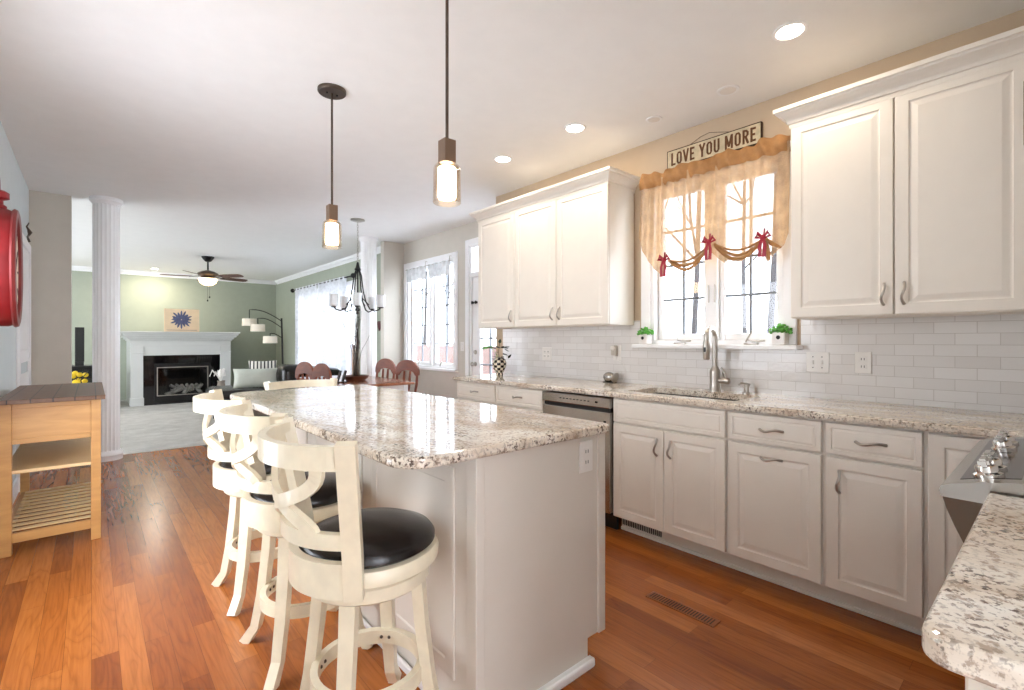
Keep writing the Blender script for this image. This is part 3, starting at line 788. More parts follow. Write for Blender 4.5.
# outlets / switches -------------------------------------------------
def plate(name, label, cx, cy, cz, w_, h_, kind, normal='x', n=1, group='wall plates'):
    """plate on plane facing -x (normal x) or -y (normal y)"""
    r = thing(name, label, 'outlet' if kind == 'outlet' else 'light switch', (cx, cy, cz), group)
    def bx(m, a0, a1, b0, b1, d0, d1, bev=0):
        if normal == 'x': m.box(cx - d1, cx - d0, cy + a0, cy + a1, cz + b0, cz + b1, bev)
        else: m.box(cx + a0, cx + a1, cy - d1, cy - d0, cz + b0, cz + b1, bev)
    m = MB(); bx(m, -w_ / 2, w_ / 2, -h_ / 2, h_ / 2, .0, .006, .002); m.build('cover_plate', M_plate, r)
    for i in range(n):
        a = (i - (n - 1) / 2) * .046
        if kind == 'outlet':
            for b in (-.02, .02):
                m = MB(); bx(m, a - .016, a + .016, b - .014, b + .014, .006, .009, .003); o = m.build('receptacle', M_plate, r)
                m = MB(); bx(m, a - .008, a - .005, b - .006, b + .006, .009, .0096); bx(m, a + .005, a + .008, b - .006, b + .006, .009, .0096); m.build('slots', M_black, o)
        else:
            m = MB(); bx(m, a - .005, a + .005, -.012, .012, .006, .014, .002); m.build('toggle', M_plate, r)
            m = MB(); bx(m, a - .003, a + .003, .028, .033, .006, .007); bx(m, a - .003, a + .003, -.033, -.028, .006, .007); m.build('screws', M_iron, r)
    return r
plate('light_switch', 'white double light switch on the backsplash right of the window', XW - .0085, .933, 1.118, .115, .115, 'switch', n=2)
plate('wall_outlet', 'white wall outlet on the backsplash right of the double switch', XW - .0085, .717, 1.122, .075, .115, 'outlet')
plate('wall_outlet', 'white wall outlet on the backsplash under the left wall cabinets', XW - .0085, 3.11, 1.122, .118, .118, 'outlet', n=2)
plate('wall_outlet', 'white outlet on the end of the kitchen island', 1.42, BY0 - .0005, .80, .075, .118, 'outlet', 'y')
plate('light_switch', 'white light switch between the dining window and the patio door', XD, 5.10, 1.17, .075, .118, 'switch')
r = plate('wall_outlet', 'white outlet with a plug-in above the round gadget', XW - .0085, 2.33, 1.145, .075, .118, 'outlet')
pg = thing('plug_adapter', 'beige plug-in nightlight in the outlet left of the window', 'night light', (XW - .02, 2.34, 1.165))
MB().box(XW - .055, XW - .019, 2.315, 2.362, 1.125, 1.205, .010, 3).build('body', plain('beige_plastic', (196, 188, 176), .4), pg, True)
MB().lathe([(.018, 0), (.016, .014), (0, .02)], (XW - .055, 2.338, 1.185), 16, M=Matrix.Rotation(-PI / 2, 4, 'Y')).build('lens', M_plate, pg, True)
# round silver gadget
g0 = (3.06, 2.335, .915)
r = thing('countertop_gadget', 'round silver gadget with a cord on the counter under the plug-in', 'gadget', g0)
MB().sphere((3.06, 2.35, .956), .05, (.8, 1.05, .82), 24, 14).build('body', M_steel, r, True)
MB().lathe([(.036, 0), (.040, .012), (.028, .016), (0, .018)], (3.05, 2.295, .958), 20, M=Matrix.Rotation(PI / 2 + .3, 4, 'X')).build('dial', M_nickel, r, True)
MB().box(3.03, 3.09, 2.30, 2.39, .915, .921, .003).build('foot', M_black, r)
MB().tube([(3.09, 2.31, .925), (3.115, 2.26, .93), (3.125, 2.245, 1.0), (3.125, 2.27, 1.07), (3.118, 2.33, 1.09), (3.11, 2.338, 1.125)], .0022, 6).build('cord', M_plate, r, True)

# ------------------------------------------------------------------ bar stools
def make_stool(label, group):
    r = thing('bar_stool', label, 'bar stool', (0, 0, 0), group)
    A = lambda a, rad, z: Vector((rad * math.cos(a), rad * math.sin(a), z))
    # legs, splayed square
    for k in range(4):
        a = PI / 4 + k * PI / 2
        pts = [A(a, .155, .505), A(a, .165, .38), A(a, .188, .20), A(a, .215, .07), A(a, .262, 0)]
        pts[-1].z = .0
        MB().bar(pts, [.046, .044, .040, .036, .036], [.034, .034, .034, .034, .040], up=lambda i, a=a: (math.cos(a), math.sin(a), 0)).build('leg', M_cream, r)
    # foot ring
    def ring(m, r0, r1, z0, z1, n=40):
        m.lathe([(r0, z0), (r1, z0), (r1, z1), (r0, z1)], (0, 0, 0), n)
        return m
    m = MB(); b = bmesh.new(); n = 44; P = []
    for i in range(n):
        a = 2 * PI * i / n; P.append([b.verts.new(A(a, q, z)) for q, z in ((.150, .20), (.172, .20), (.172, .245), (.150, .245))])
    for i in range(n):
        for k in range(4): b.faces.new((P[i][k], P[(i + 1) % n][k], P[(i + 1) % n][(k + 1) % 4], P[i][(k + 1) % 4]))
    bmesh.ops.recalc_face_normals(b, faces=b.faces); m._add(b); fr = m.build('foot_ring', M_cream, r, True)
    m = MB()
    for k in range(4):
        for s_ in (-.09, .09):
            a = PI / 4 + k * PI / 2 + s_; p = A(a, .1505, .223)
            m.sphere(p, .006, n=8, m=6)
    m.build('bolts', M_bronze, fr, True)
    MB().lathe([(.0, .503), (.172, .503), (.185, .513), (.185, .548), (.175, .556), (0, .556)], n=40).build('base_disc', M_cream, r, True)
    MB().lathe([(0, .560), (.190, .560), (.212, .570), (.214, .593), (.206, .609), (.19, .613), (0, .613)], n=48).build('seat_frame', M_cream, r, True)
    MB().lathe([(0, .614), (.192, .614), (.202, .622), (.202, .636), (.190, .652), (.15, .668), (.09, .676), (0, .679)], n=48).build('seat_cushion', M_leather, r, True)
    # back, opening towards +x; circle arc centred at angle pi
    half = math.radians(55)
    lean = lambda z: .212 + max(0, (z - .60)) * .25
    # apron arc under the back
    arc = lambda z, n=24, h_=half, ex=0: [A(PI - h_ + 2 * h_ * i / n, lean(z) + ex, z) for i in range(n + 1)]
    ups = lambda i: (0, 0, 1)
    MB().bar(arc(.598, ex=.006), .024, .095, up=(0, 0, 1)).build('back_apron', M_cream, r)
    MB().bar(arc(.945), .022, .062).build('top_rail', M_cream, r)
    MB().bar(arc(.712), .022, .042).build('lower_rail', M_cream, r)
    for sg in (-1, 1):
        a = PI + sg * half
        pts = [A(a, lean(z) + .004, z) for z in (.548, .68, .80, .90, .985)]
        MB().bar(pts, .030, .050, up=lambda i, a=a: (-math.sin(a), math.cos(a), 0)).build('back_post', M_cream, r)
    # two curved slats crossing low
    for sg in (-1, 1):
        pts = []
        for i in range(15):
            t = i / 14; z = .925 - t * .205
            off = half * .72 * (math.cos(PI * .5 * min(1, t / .62) ** 1.5) if t < .62 else -.75 * math.sin(PI * .5 * (t - .62) / .38))
            pts.append(A(PI + sg * off, lean(z) + sg * .002, z))
        MB().bar(pts, .036, .017, up=lambda i, p=pts: (p[i].x, p[i].y, 0)).build('back_slat', M_cream, r)
    return r
G = 'cream bar stools at the island'
st = make_stool('cream swivel bar stool with black leather seat, nearest the camera', G)
st.location = (.655, 1.43, 0)
dup(st, (.665, 2.04, 0), 0, 'middle of the three cream bar stools along the island side')
dup(st, (.665, 2.65, 0), -.0, 'cream bar stool along the island side, farthest from the camera')
s4 = dup(st, (1.25, 3.78, 0), -PI / 2 + .0, 'cream bar stool at the far short end of the island, only its top rail showing', (1, 1, .945))
# rotate the seat of the first one slightly
for c in st.children:
    if c.name.split('.')[0] in ('back_apron', 'top_rail', 'lower_rail', 'back_post', 'back_slat'): c.rotation_euler = (0, 0, .0)

# ------------------------------------------------------------------ console cart
r = thing('kitchen_cart', 'honey pine console cart with a dark plank top against the left wall', 'cart', (-.17, 4.5, 0))
CX0, CX1, CY0, CY1 = -.405, .065, 3.905, 5.15
MB().box(CX0, CX1, CY0, CY1, .880, .905, .003).build('top', M_carttop, r, label='dark brown plank top')
lx0, lx1, ly0, ly1 = -.395, .045, 3.985, 5.08
for a in (lx0, lx1 - .048):
    for b in (ly0, ly1 - .048): MB().box(a, a + .048, b, b + .048, 0, .880, .003).build('leg', M_pine, r)
m = MB(); m.box(lx0 + .048, lx1 - .048, ly0 + .016, ly0 + .030, .64, .880)
m.box(lx0 + .049, lx1 - .049, ly0 + .006, ly0 + .016, .845, .880, .003); m.box(lx0 + .049, lx1 - .049, ly0 + .006, ly0 + .016, .64, .67, .003)
m.box(lx0 + .048, lx1 - .048, ly1 - .028, ly1 - .008, .64, .880); m.box(lx0 + .01, lx0 + .028, ly0 + .048, ly1 - .048, .64, .880)
m.box(lx1 - .028, lx1 - .01, ly0 + .048, ly1 - .048, .64, .880); m.box(lx0 + .03, lx1 - .03, ly0 + .03, ly1 - .03, .64, .65)
m.build('apron', M_pine, r)
for k in range(2):
    a = ly0 + .06 + k * .49
    MB().box(lx1 - .009, lx1 - .002, a, a + .47, .66, .865, .003).build('drawer_front', M_pine, r)
MB().box(lx0 + .005, lx1 - .005, ly0 + .01, ly1 - .01, .468, .488, .003).build('shelf', M_pineh, r)
for k in range(11):
    yy = ly0 + .055 + k * .094
    MB().box(lx0 + .03, lx1 - .03, yy, yy + .042, .126, .134, .001).build('shelf_slat', M_slat, r)
m = MB().box(lx0 + .048, lx1 - .048, ly0 + .008, ly0 + .036, .070, .125, .003).box(lx0 + .048, lx1 - .048, ly1 - .036, ly1 - .008, .070, .125, .003)
m.box(lx0 + .008, lx0 + .03, ly0 + .048, ly1 - .048, .07, .13).box(lx1 - .03, lx1 - .008, ly0 + .048, ly1 - .048, .07, .13)
m.build('shelf_rail', M_pine, r)

# red pocket-watch clock
cy, cz_ = 3.68, 1.625
r = thing('wall_clock', 'large red pocket-watch shaped wall clock hanging on the left wall', 'clock', (XL, cy, cz_))
Rx = Matrix.Rotation(PI / 2, 4, 'Y') @ Matrix.Rotation(-.0, 4, 'X')
MB().lathe([(.24, 0), (.295, .012), (.308, .04), (.308, .12), (.300, .140)], (XL + .001, cy, cz_), 56, M=Rx).build('case', M_red, r, True)
m = MB(); pr = [(.27, .143), (.288, .143), (.308, .139), (.314, .147), (.308, .159), (.292, .163), (.276, .157), (.270, .147)]
b = bmesh.new(); n = 56; P = []
for i in range(n):
    a = 2 * PI * i / n; P.append([b.verts.new((XL + h_, cy + q * math.cos(a), cz_ + q * math.sin(a))) for q, h_ in pr])
for i in range(n):
    for k in range(len(pr)): b.faces.new((P[i][k], P[(i + 1) % n][k], P[(i + 1) % n][(k + 1) % len(pr)], P[i][(k + 1) % len(pr)]))
m._add(b); m.build('bezel', plain('dark_red_bezel', (120, 38, 38), .35, .2), r, True)
fc = MB().lathe([(.272, 0), (.272, .003), (0, .003)], (XL + .141, cy, cz_), 48, M=Rx).build('dial', plain('clock_dial', (236, 226, 206), .5), r)
m = MB()
for k in range(12):
    a = 2 * PI * k / 12; c = Vector((XL + .145, cy + .22 * math.cos(a), cz_ + .22 * math.sin(a)))
    m.bar([c - Vector((0, .03 * math.cos(a), .03 * math.sin(a))), c + Vector((0, .03 * math.cos(a), .03 * math.sin(a)))], .003, .010, up=(0, -math.sin(a), math.cos(a)))
m.bar([(XL + .148, cy, cz_), (XL + .148, cy + .12, cz_ + .1)], .003, .012, up=(0, -.6, .8)); m.bar([(XL + .148, cy, cz_), (XL + .148, cy - .05, cz_ + .2)], .003, .009, up=(0, 1, .2))
m.build('hour_marks', M_black, fc)
MB().lathe([(.03, 0), (.035, .01), (.035, .02), (.022, .03), (.022, .05), (.045, .06), (.045, .09), (.03, .10), (0, .102)], (XL + .08, cy, cz_ + .305), 20).build('crown', M_red, r, True)
pts = [(XL + .08, cy + .045 * math.cos(t), cz_ + .43 + .05 * math.sin(t)) for t in [(-.6 + k * (PI + 1.2) / 12) for k in range(13)]]
MB().tube(pts, .008, 8).build('loop', M_red, r, True)
CLK = r
r.rotation_euler = (0, 0, .034); r.location.x += .012
# small iron bracket ornament
r = tag(MB().tube([(XL + .002, 6.28, 2.14), (XL + .03, 6.28, 2.16), (XL + .02, 6.30, 2.2), (XL + .04, 6.28, 2.24), (XL + .015, 6.27, 2.29), (XL + .03, 6.28, 2.33)], [.004, .012, .007, .014, .007, .004], 8)
        .tube([(XL + .02, 6.24, 2.19), (XL + .03, 6.28, 2.21), (XL + .02, 6.32, 2.26)], .006, 6).build('wall_ornament', M_bronze, None, True), 'small bronze scroll ornament high on the left wall above the door', 'ornament')

# ------------------------------------------------------------------ pendants
def make_pendant(label):
    r = thing('pendant_light', label, 'pendant light', (0, 0, CZ), 'pendant lights over the island')
    c = MB().lathe([(0, -.022), (.074, -.022), (.08, -.016), (.08, 0), (0, 0)], n=32).build('canopy', M_bronze, None, True); c.parent = r
    c2 = MB().lathe([(.006, -.028), (.006, -.022), (0, -.021)], (.03, 0, 0), 8).lathe([(.006, -.028), (.006, -.022), (0, -.021)], (-.03, 0, 0), 8).build('canopy_screws', M_iron, None, True); c2.parent = c
    c = MB().tube([(0, 0, -.02), (0, 0, -.685)], .0065, 10).build('rod', M_bronze, None, True); c.parent = r
    c = MB().box(-.026, .026, -.026, .026, -.775, -.683, .002).build('socket_housing', plain('wood_grain_bronze', (120, 98, 80), .45, .3), None); c.parent = r
    c = MB().lathe([(.030, -.79), (.036, -.795), (.038, -.90), (.034, -.915), (0, -.915)], n=28).build('diffuser', M_lamp, None, True); c.parent = r
    b = MB()
    b.lathe([(.012, -.776), (.040, -.778), (.052, -.790), (.054, -.80), (.056, -.93), (.0535, -.935), (.0515, -.93), (.050, -.80), (.048, -.792), (.038, -.781), (.012, -.779)], n=36)
    c = b.build('glass_shade', M_clear, None, True); c.parent = r
    return r
pn = make_pendant('pendant light farther down the island, its round canopy in view'); pn.location = (1.073, 2.853, CZ)
dup(pn, (1.073, 1.627, CZ), 0, 'pendant light over the near part of the island, its canopy out of the picture')

# ------------------------------------------------------------------ recessed lights
def can(x, y, label, lit=True, rr=.075, power=CAN_POWER):
    r = thing('recessed_light', label, 'recessed light', (x, y, CZ), 'recessed ceiling lights' if lit else 'unlit white ceiling discs')
    MB().lathe([(rr * .72, -.001), (rr * .80, -.006), (rr, -.006), (rr * 1.04, -.0005), (rr * .7, -.0005)], (x, y, CZ), 36).build('trim_ring', M_trim, r, True)
    MB().lathe([(0, -.008), (rr * .70, -.0075), (rr * .74, -.0062), (0, -.006)], (x, y, CZ), 32).build('lens', M_can if lit else M_plate, r, True)
    if lit:
        l = bpy.data.lights.new('bulb', 'AREA'); l.shape = 'DISK'; l.size = rr * 1.3; l.energy = power; l.color = (1, .86, .70)
        o = bpy.data.objects.new('bulb', l); COL.objects.link(o); o.parent = r; o.location = (0, 0, -.012)
can(2.523, .868, 'lit recessed light at the top right, nearest the camera')
can(2.542, 2.248, 'lit recessed light second from the camera')
can(2.533, 3.018, 'lit recessed light near the left wall cabinets')
can(.98, 12.3, 'lit recessed light above the fireplace, left of the fan', True, .075, 9)
can(2.84, 1.81, 'small unlit ceiling disc above the left part of the window', False, .05)
can(2.84, 1.313, 'small unlit ceiling disc above the right part of the window', False, .06)

# ------------------------------------------------------------------ window dressing
r = thing('burlap_valance', 'sheer tan burlap valance tied up with red ribbons over the kitchen window', 'valance', (3.05, 1.56, 2.3))
VA, VB = 2.062, 1.048
ctl = [(2.062, 2.0), (2.03, 1.90), (1.99, 1.83), (1.93, 1.75), (1.855, 1.685), (1.825, 1.70), (1.80, 1.775), (1.75, 1.745), (1.68, 1.74), (1.60, 1.78), (1.53, 1.84), (1.48, 1.80), (1.42, 1.735), (1.37, 1.715), (1.30, 1.74), (1.24, 1.80), (1.20, 1.76), (1.175, 1.69), (1.14, 1.72), (1.10, 1.77), (1.07, 1.80), (1.048, 1.86)]
def zb(y):
    for (a, za), (b, z2) in zip(ctl, ctl[1:]):
        if b <= y <= a:
            t = (a - y) / (a - b); return za + (z2 - za) * t
    return ctl[-1][1]
ties = [(1.825, 1.80), (1.502, 1.875), (1.172, 1.85)]
def vfn(u, v):
    y = VA + (VB - VA) * u; z1 = zb(y); z = 2.40 - (2.40 - z1) * v
    fold = .012 * math.sin(u * 62) * (1 - v) + .006 * math.sin(u * 131)
    bulge = 0
    for ty, tz in ties: bulge += -.035 * math.exp(-((y - ty) / .05) ** 2) * v * v
    bel = -.03 * v * v
    # pull threads towards the ties low down
    for ty, tz in ties: y += (ty - y) * .45 * math.exp(-((y - ty) / .06) ** 2) * max(0, v - .55) * 1.6
    return (3.06 + fold + bulge + bel, y, z)
MB().grid(vfn, 150, 40).build('fabric', M_burlap, r, True)
def head(u, v):
    y = VA + (VB - VA) * u; z = 2.345 + .10 * v + .010 * math.sin(u * 23) * v + .006 * math.sin(u * 61)
    return (3.045 - .016 * math.sin(v * PI) + .012 * math.sin(u * 70 + v * 2) - .010 * math.sin(u * 31), y, z)
MB().grid(head, 150, 10).build('gathered_heading', M_burlap2, r, True, 'gathered opaque burlap heading')
m = MB()
for lay, (dz, dx, rad) in enumerate(((.0, 0, .011), (.022, .008, .009), (.045, -.004, .007))):
    for (a, b_) in ((1.81, 1.515), (1.49, 1.185)):
        m.tube([(3.02 + dx, a + (b_ - a) * t, (ties[0][1] if a > 1.6 else 1.865) * (1 - t) + (1.865 if a > 1.6 else 1.845) * t - (.11 - dz * 1.3) * math.sin(PI * t)) for t in [k / 14 for k in range(15)]], rad, 7, .7)
m.tube([(3.02, 1.172, 1.85), (3.0, 1.13, 1.81), (3.0, 1.08, 1.78)], [.008, .013, .006], 7)
m.tube([(3.01, 1.172, 1.85), (3.0, 1.155, 1.77), (3.01, 1.15, 1.71)], [.008, .018, .010], 7)
m.build('gathered_swag', M_burlap2, r, True)
for ty, tz in ties:
    m = MB(); x = 2.985
    m.sphere((x, ty, tz), .016, (.8, 1, 1.2))
    for sg in (-1, 1):
        m.tube([(x, ty, tz), (x - .012, ty + sg * .03, tz + .028), (x - .006, ty + sg * .042, tz + .006), (x, ty + sg * .008, tz - .004)], [.006, .013, .012, .005], 8, .5)
        m.bar([(x - .006, ty + sg * .004, tz), (x - .012, ty + sg * .014, tz - .05), (x - .008, ty + sg * .012 + .004, tz - .115)], [.004, .003, .003], [.012, .020, .022], up=(0, 1, 0))
    m.tube([(x - .004, ty - .005, tz), (x - .01, ty - .012, tz + .05)], [.006, .009], 8, .5)
    m.build('ribbon_bow', M_ribbon, r, True, 'red ribbon bow')
MB().tube([(3.08, VB - .0, 2.375), (3.08, VA + .0, 2.375)], .008, 8).build('rod', M_trim, r, True)
# sheer curtains + rod in family room
rd = thing('curtain_rod', 'black curtain rod with ball finials in the family room', 'curtain rod', (XF - .08, 9.3, 2.36))
MB().tube([(XF - .08, 8.05, 2.36), (XF - .08, 11.3, 2.36)], .012, 8).build('pole', M_iron, rd, True)
for yy in (8.02, 11.33): MB().sphere((XF - .08, yy, 2.36), .045).build('finial', M_iron, rd, True)
for yy in (8.2, 11.2): MB().tube([(XF, yy, 2.36), (XF - .08, yy, 2.36)], .008, 6).build('bracket', M_iron, rd, True)
for (a, b, ph, lb) in ((11.15, 9.75, 0, 'white sheer curtain panel nearest the fireplace corner'), (9.75, 8.32, 1.7, 'white sheer curtain panel nearest the round column')):
    def fn(u, v, a=a, b=b, ph=ph): return (XF - .08 + .035 * math.sin(u * 44 + ph) * (.5 + .5 * v) + .012 * math.sin(u * 99), a + (b - a) * u * (1 - .04 * v), 2.385 - 2.36 * v)
    o = MB().grid(fn, 120, 10).build('sheer_curtain', M_sheer, None, True); tag(o, lb, 'curtain', 'sheer curtains')

# sign
r = thing('wall_sign', 'distressed cream wooden sign reading LOVE YOU MORE above the kitchen window', 'sign', (XW - .012, 1.56, 2.53))
MB().box(XW - .024, XW - .002, 1.238, 1.88, 2.470, 2.594, .002).build('board', M_signw, r)
m = MB()
for a in ((1.236, 1.882, 2.466, 2.471), (1.236, 1.882, 2.593, 2.598), (1.236, 1.240, 2.466, 2.598), (1.878, 1.882, 2.466, 2.598)): m.box(XW - .0255, XW - .0012, *a)
m.build('edge_border', plain('dark_board_edge', (66, 46, 34), .8), r)
def sign_text(text, x, yc, zc, total, hgt):
    """block capitals as strokes; the text runs towards -y on a wall facing -x"""
    g = {'L': (.5, [[(.12, 1), (.12, 0)], [(.02, .09), (.5, .09)]]),
         'O': (.62, [[(.12, .22), (.12, .78), (.22, .91), (.40, .91), (.50, .78), (.50, .22), (.40, .09), (.22, .09), (.12, .22), (.12, .5)]]),
         'V': (.62, [[(.07, 1), (.31, .03)], [(.55, 1), (.31, .03)]]),
         'E': (.52, [[(.12, 1), (.12, 0)], [(.02, .09), (.5, .09)], [(.02, .91), (.5, .91)], [(.1, .5), (.44, .5)]]),
         'Y': (.62, [[(.07, 1), (.31, .45)], [(.55, 1), (.31, .45)], [(.31, .5), (.31, 0)]]),
         'U': (.62, [[(.12, 1), (.12, .22), (.22, .09), (.40, .09), (.50, .22), (.50, 1)]]),
         'M': (.80, [[(.12, 0), (.12, 1)], [(.68, 0), (.68, 1)], [(.14, .97), (.40, .15)], [(.66, .97), (.40, .15)]]),
         'R': (.60, [[(.12, 0), (.12, 1)], [(.04, .91), (.36, .91), (.48, .80), (.48, .62), (.36, .50), (.1, .50)], [(.30, .5), (.52, 0)]]),
         ' ': (.26, [])}
    adv = .10; wid = sum(g[c][0] + adv for c in text) - adv; k = total / wid
    m = MB(); a = 0
    for c in text:
        for n_, st in enumerate(g[c][1]):
            m.bar([(x - .0001 * n_, yc + total / 2 - (a + p) * k, zc + (q - .5) * hgt) for p, q in st], .19 * k, .0016, up=(1, 0, 0))
        a += g[c][0] + adv
    return m
sign_text('LOVE YOU MORE', XW - .0248, 1.559, 2.532, .585, .090).build('lettering', M_signb, r, False, 'brown lettering LOVE YOU MORE')
MB().tube([(XW - .008, 1.73, 2.597), (XW - .006, 1.64, 2.635), (XW - .004, 1.58, 2.645), (XW - .006, 1.52, 2.628), (XW - .008, 1.42, 2.597)], .0018, 6).build('hanging_wire', M_bronze, r, True)

# potted plants on the sill
def sill_pot(y, label):
    x = 3.092; z = WZ0 + .001
    r = thing('potted_plant', label, 'potted plant', (x, y, z), 'white pots of greenery on the window sill')
    p = MB().box(x - .036, x + .036, y - .036, y + .036, z, z + .075, .006).build('pot', M_pot, r)
    MB().lathe([(.010, 0), (.012, .002), (.006, .005), (0, .005)], (x - .036, y - .0, z + .045), 12, M=Matrix.Rotation(-PI / 2, 4, 'Y')).build('emblem', M_black, p, True)
    m = MB(); rnd = random.Random(int(y * 100))
    for k in range(120):
        a = rnd.uniform(0, 2 * PI); q = rnd.uniform(0, .055) ; zz = z + .07 + rnd.uniform(0, .055) * (1 - (q / .07) ** 2)
        m.sphere((x + q * math.cos(a), y + q * 1.15 * math.sin(a), zz), .0095, (1, 1, .5), 6, 4, Matrix.Rotation(rnd.uniform(-1, 1), 4, 'X') @ Matrix.Rotation(rnd.uniform(-1, 1), 4, 'Y'))
    m.build('foliage', M_leaf, r, True)
sill_pot(2.045, 'small white pot of green leaves at the left end of the window sill')
sill_pot(1.115, 'small white pot of green leaves at the right end of the window sill')

# checkered vase
vx, vy = 2.93, 3.545
r = thing('vase', 'black and white checkered vase with ivy on the counter end', 'vase', (vx, vy, .915))
c = MB().lathe([(0, 0), (.035, 0), (.038, .008), (.030, .02), (.045, .04), (.066, .085), (.068, .12), (.052, .15), (.040, .16), (.046, .17), (.040, .17), (.03, .16), (0, .15)], n=36).build('body', M_check, None, True); c.parent = r
m = MB(); rnd = random.Random(3)
def leaf(m, p, s_, d):
    p = Vector(p); d = Vector(d).normalized(); side = d.cross(Vector((.3, .2, 1))).normalized()
    q = [p, p + d * s_ * .35 + side * s_ * .35, p + d * s_ * .75 + side * s_ * .22, p + d * s_, p + d * s_ * .75 - side * s_ * .22, p + d * s_ * .35 - side * s_ * .35]
    up = side.cross(d) * s_ * .06
    vs = [m.bm.verts.new(x) for x in q]; v2 = [m.bm.verts.new(x + up * (1 if i in (0, 3) else .2)) for i, x in enumerate(q)]
    m.bm.faces.new(vs[::-1]); m.bm.faces.new(v2)
    for i in range(6): m.bm.faces.new((vs[i], vs[(i + 1) % 6], v2[(i + 1) % 6], v2[i]))
for k in range(16):
    a = rnd.uniform(0, 2 * PI); z = .15 + rnd.uniform(0, .12); q = rnd.uniform(.01, .05)
    leaf(m, (q * math.cos(a), q * math.sin(a), z), .05, (math.cos(a), math.sin(a), rnd.uniform(-.6, .5)))
m.tube([(0, 0, .14), (-.01, 0, .22), (-.005, -.01, .32)], .002, 5); leaf(m, (-.005, -.01, .30), .045, (0, -.2, 1)); leaf(m, (.02, -.05, .25), .05, (.3, -.4, -.3))
leaf(m, (.03, -.09, .16), .05, (.3, -.4, .6))
c = m.build('ivy', M_leafd, None); c.parent = r
m = MB()
m.tube([(0, 0, .15), (-.05, .045, .25), (-.085, .075, .275)], .0022, 5)
for a in range(5): leaf(m, (-.085, .075, .27), .07, (math.cos(a * 1.2) * .7, math.sin(a * 1.2), -.2 + .25 * math.sin(a * 2)))
c = m.build('bright_leaf', M_leaf, None); c.parent = r

# ------------------------------------------------------------------ floor register
r = thing('floor_register', 'slotted oak floor register in front of the sink cabinets', 'vent', (2.06, 1.17, 0))
MB().box(2.025, 2.095, 1.0, 1.34, .0002, .004, .001).build('plate', M_register, r)
m = MB()
for k in range(24): m.box(2.035, 2.085, 1.018 + k * .0131, 1.0235 + k * .0131, .0041, .0046)
m.build('slots', M_iron, r)

# ------------------------------------------------------------------ columns
def column(x, y, label, rr=.112):
    r = thing('fluted_column', label, 'column', (x, y, 0), 'white fluted columns')
    b = bmesh.new(); n = 120; rings = []
    for z in (.10, CZ - .07):
        ring = []
        for i in range(n):
            a = 2 * PI * i / n; ph = (i % 6) / 6; d = .005 * math.sin(PI * ph) if i % 6 else 0
            ring.append(b.verts.new((x + (rr - d) * math.cos(a), y + (rr - d) * math.sin(a), z)))
        rings.append(ring)
    for i in range(n): b.faces.new((rings[0][i], rings[0][(i + 1) % n], rings[1][(i + 1) % n], rings[1][i]))
    m = MB(); m._add(b); m.build('shaft', M_trim, r)
    MB().lathe([(.135, .0), (.135, .04), (.142, .055), (.135, .075), (.122, .085), (.118, .10), (.10, .10)], (x, y, 0), 40).build('base', M_trim, r, True)
    MB().lathe([(.10, -.075), (.116, -.07), (.120, -.055), (.130, -.045), (.138, -.035), (.138, 0)], (x, y, CZ), 40).build('capital', M_trim, r, True)
column(.118, 6.60, 'white fluted column on the left, behind the pine cart')
column(3.02, 6.62, 'white fluted column on the right, behind the dining table')

# ------------------------------------------------------------------ ceiling fan
fx, fy = 1.55, 9.95
r = thing('ceiling_fan', 'dark bronze ceiling fan with five walnut blades and a lit glass bowl', 'ceiling fan', (fx, fy, CZ))
MB().lathe([(.10, 0), (.095, -.02), (.05, -.08), (.03, -.09), (0, -.09)], (fx, fy, CZ), 24).build('canopy', M_iron, r, True)
MB().tube([(fx, fy, CZ - .08), (fx, fy, CZ - .27)], .014, 10).build('downrod', M_iron, r, True)
MB().lathe([(.03, -.24), (.10, -.26), (.155, -.29), (.165, -.315), (.13, -.34), (.10, -.355), (0, -.355)], (fx, fy, CZ), 32).build('motor', M_bronze, r, True)
for k in range(5):
    a = 2 * PI * k / 5 - .21 - YAW; ca, sa = math.cos(a), math.sin(a)
    pts = [(.24, .055), (.30, .066), (.52, .075), (.66, .068), (.70, .04), (.70, -.04), (.66, -.068), (.52, -.075), (.30, -.066), (.24, -.055)]
    Mt = Matrix.Translation((fx, fy, CZ - .355)) @ Matrix.Rotation(a, 4, 'Z') @ Matrix.Rotation(-.22, 4, 'X')
    bl = MB().prism(pts, 0, .007, Mt).build('blade', M_walnut, r)
    MB().bar([(fx + .13 * ca, fy + .13 * sa, CZ - .345), (fx + .28 * ca, fy + .28 * sa, CZ - .36)], .045, .008).build('blade_iron', M_iron, bl)
MB().lathe([(.09, -.355), (.12, -.375), (.12, -.385), (0, -.385)], (fx, fy, CZ), 24).build('light_kit', M_bronze, r, True)
MB().lathe([(.135, -.385), (.145, -.40), (.125, -.46), (.07, -.50), (0, -.515)], (fx, fy, CZ), 28).build('glass_bowl', M_bowl, r, True)
for dx, L in ((-.02, .78), (.01, .72)):
    c = MB().tube([(fx + dx, fy - .1, CZ - .40), (fx + dx, fy - .1, CZ - L)], .002, 5); c.sphere((fx + dx, fy - .1, CZ - L), .012, (1, 1, 1.5), 8, 6)
    c.build('pull_chain', M_iron, r, True)

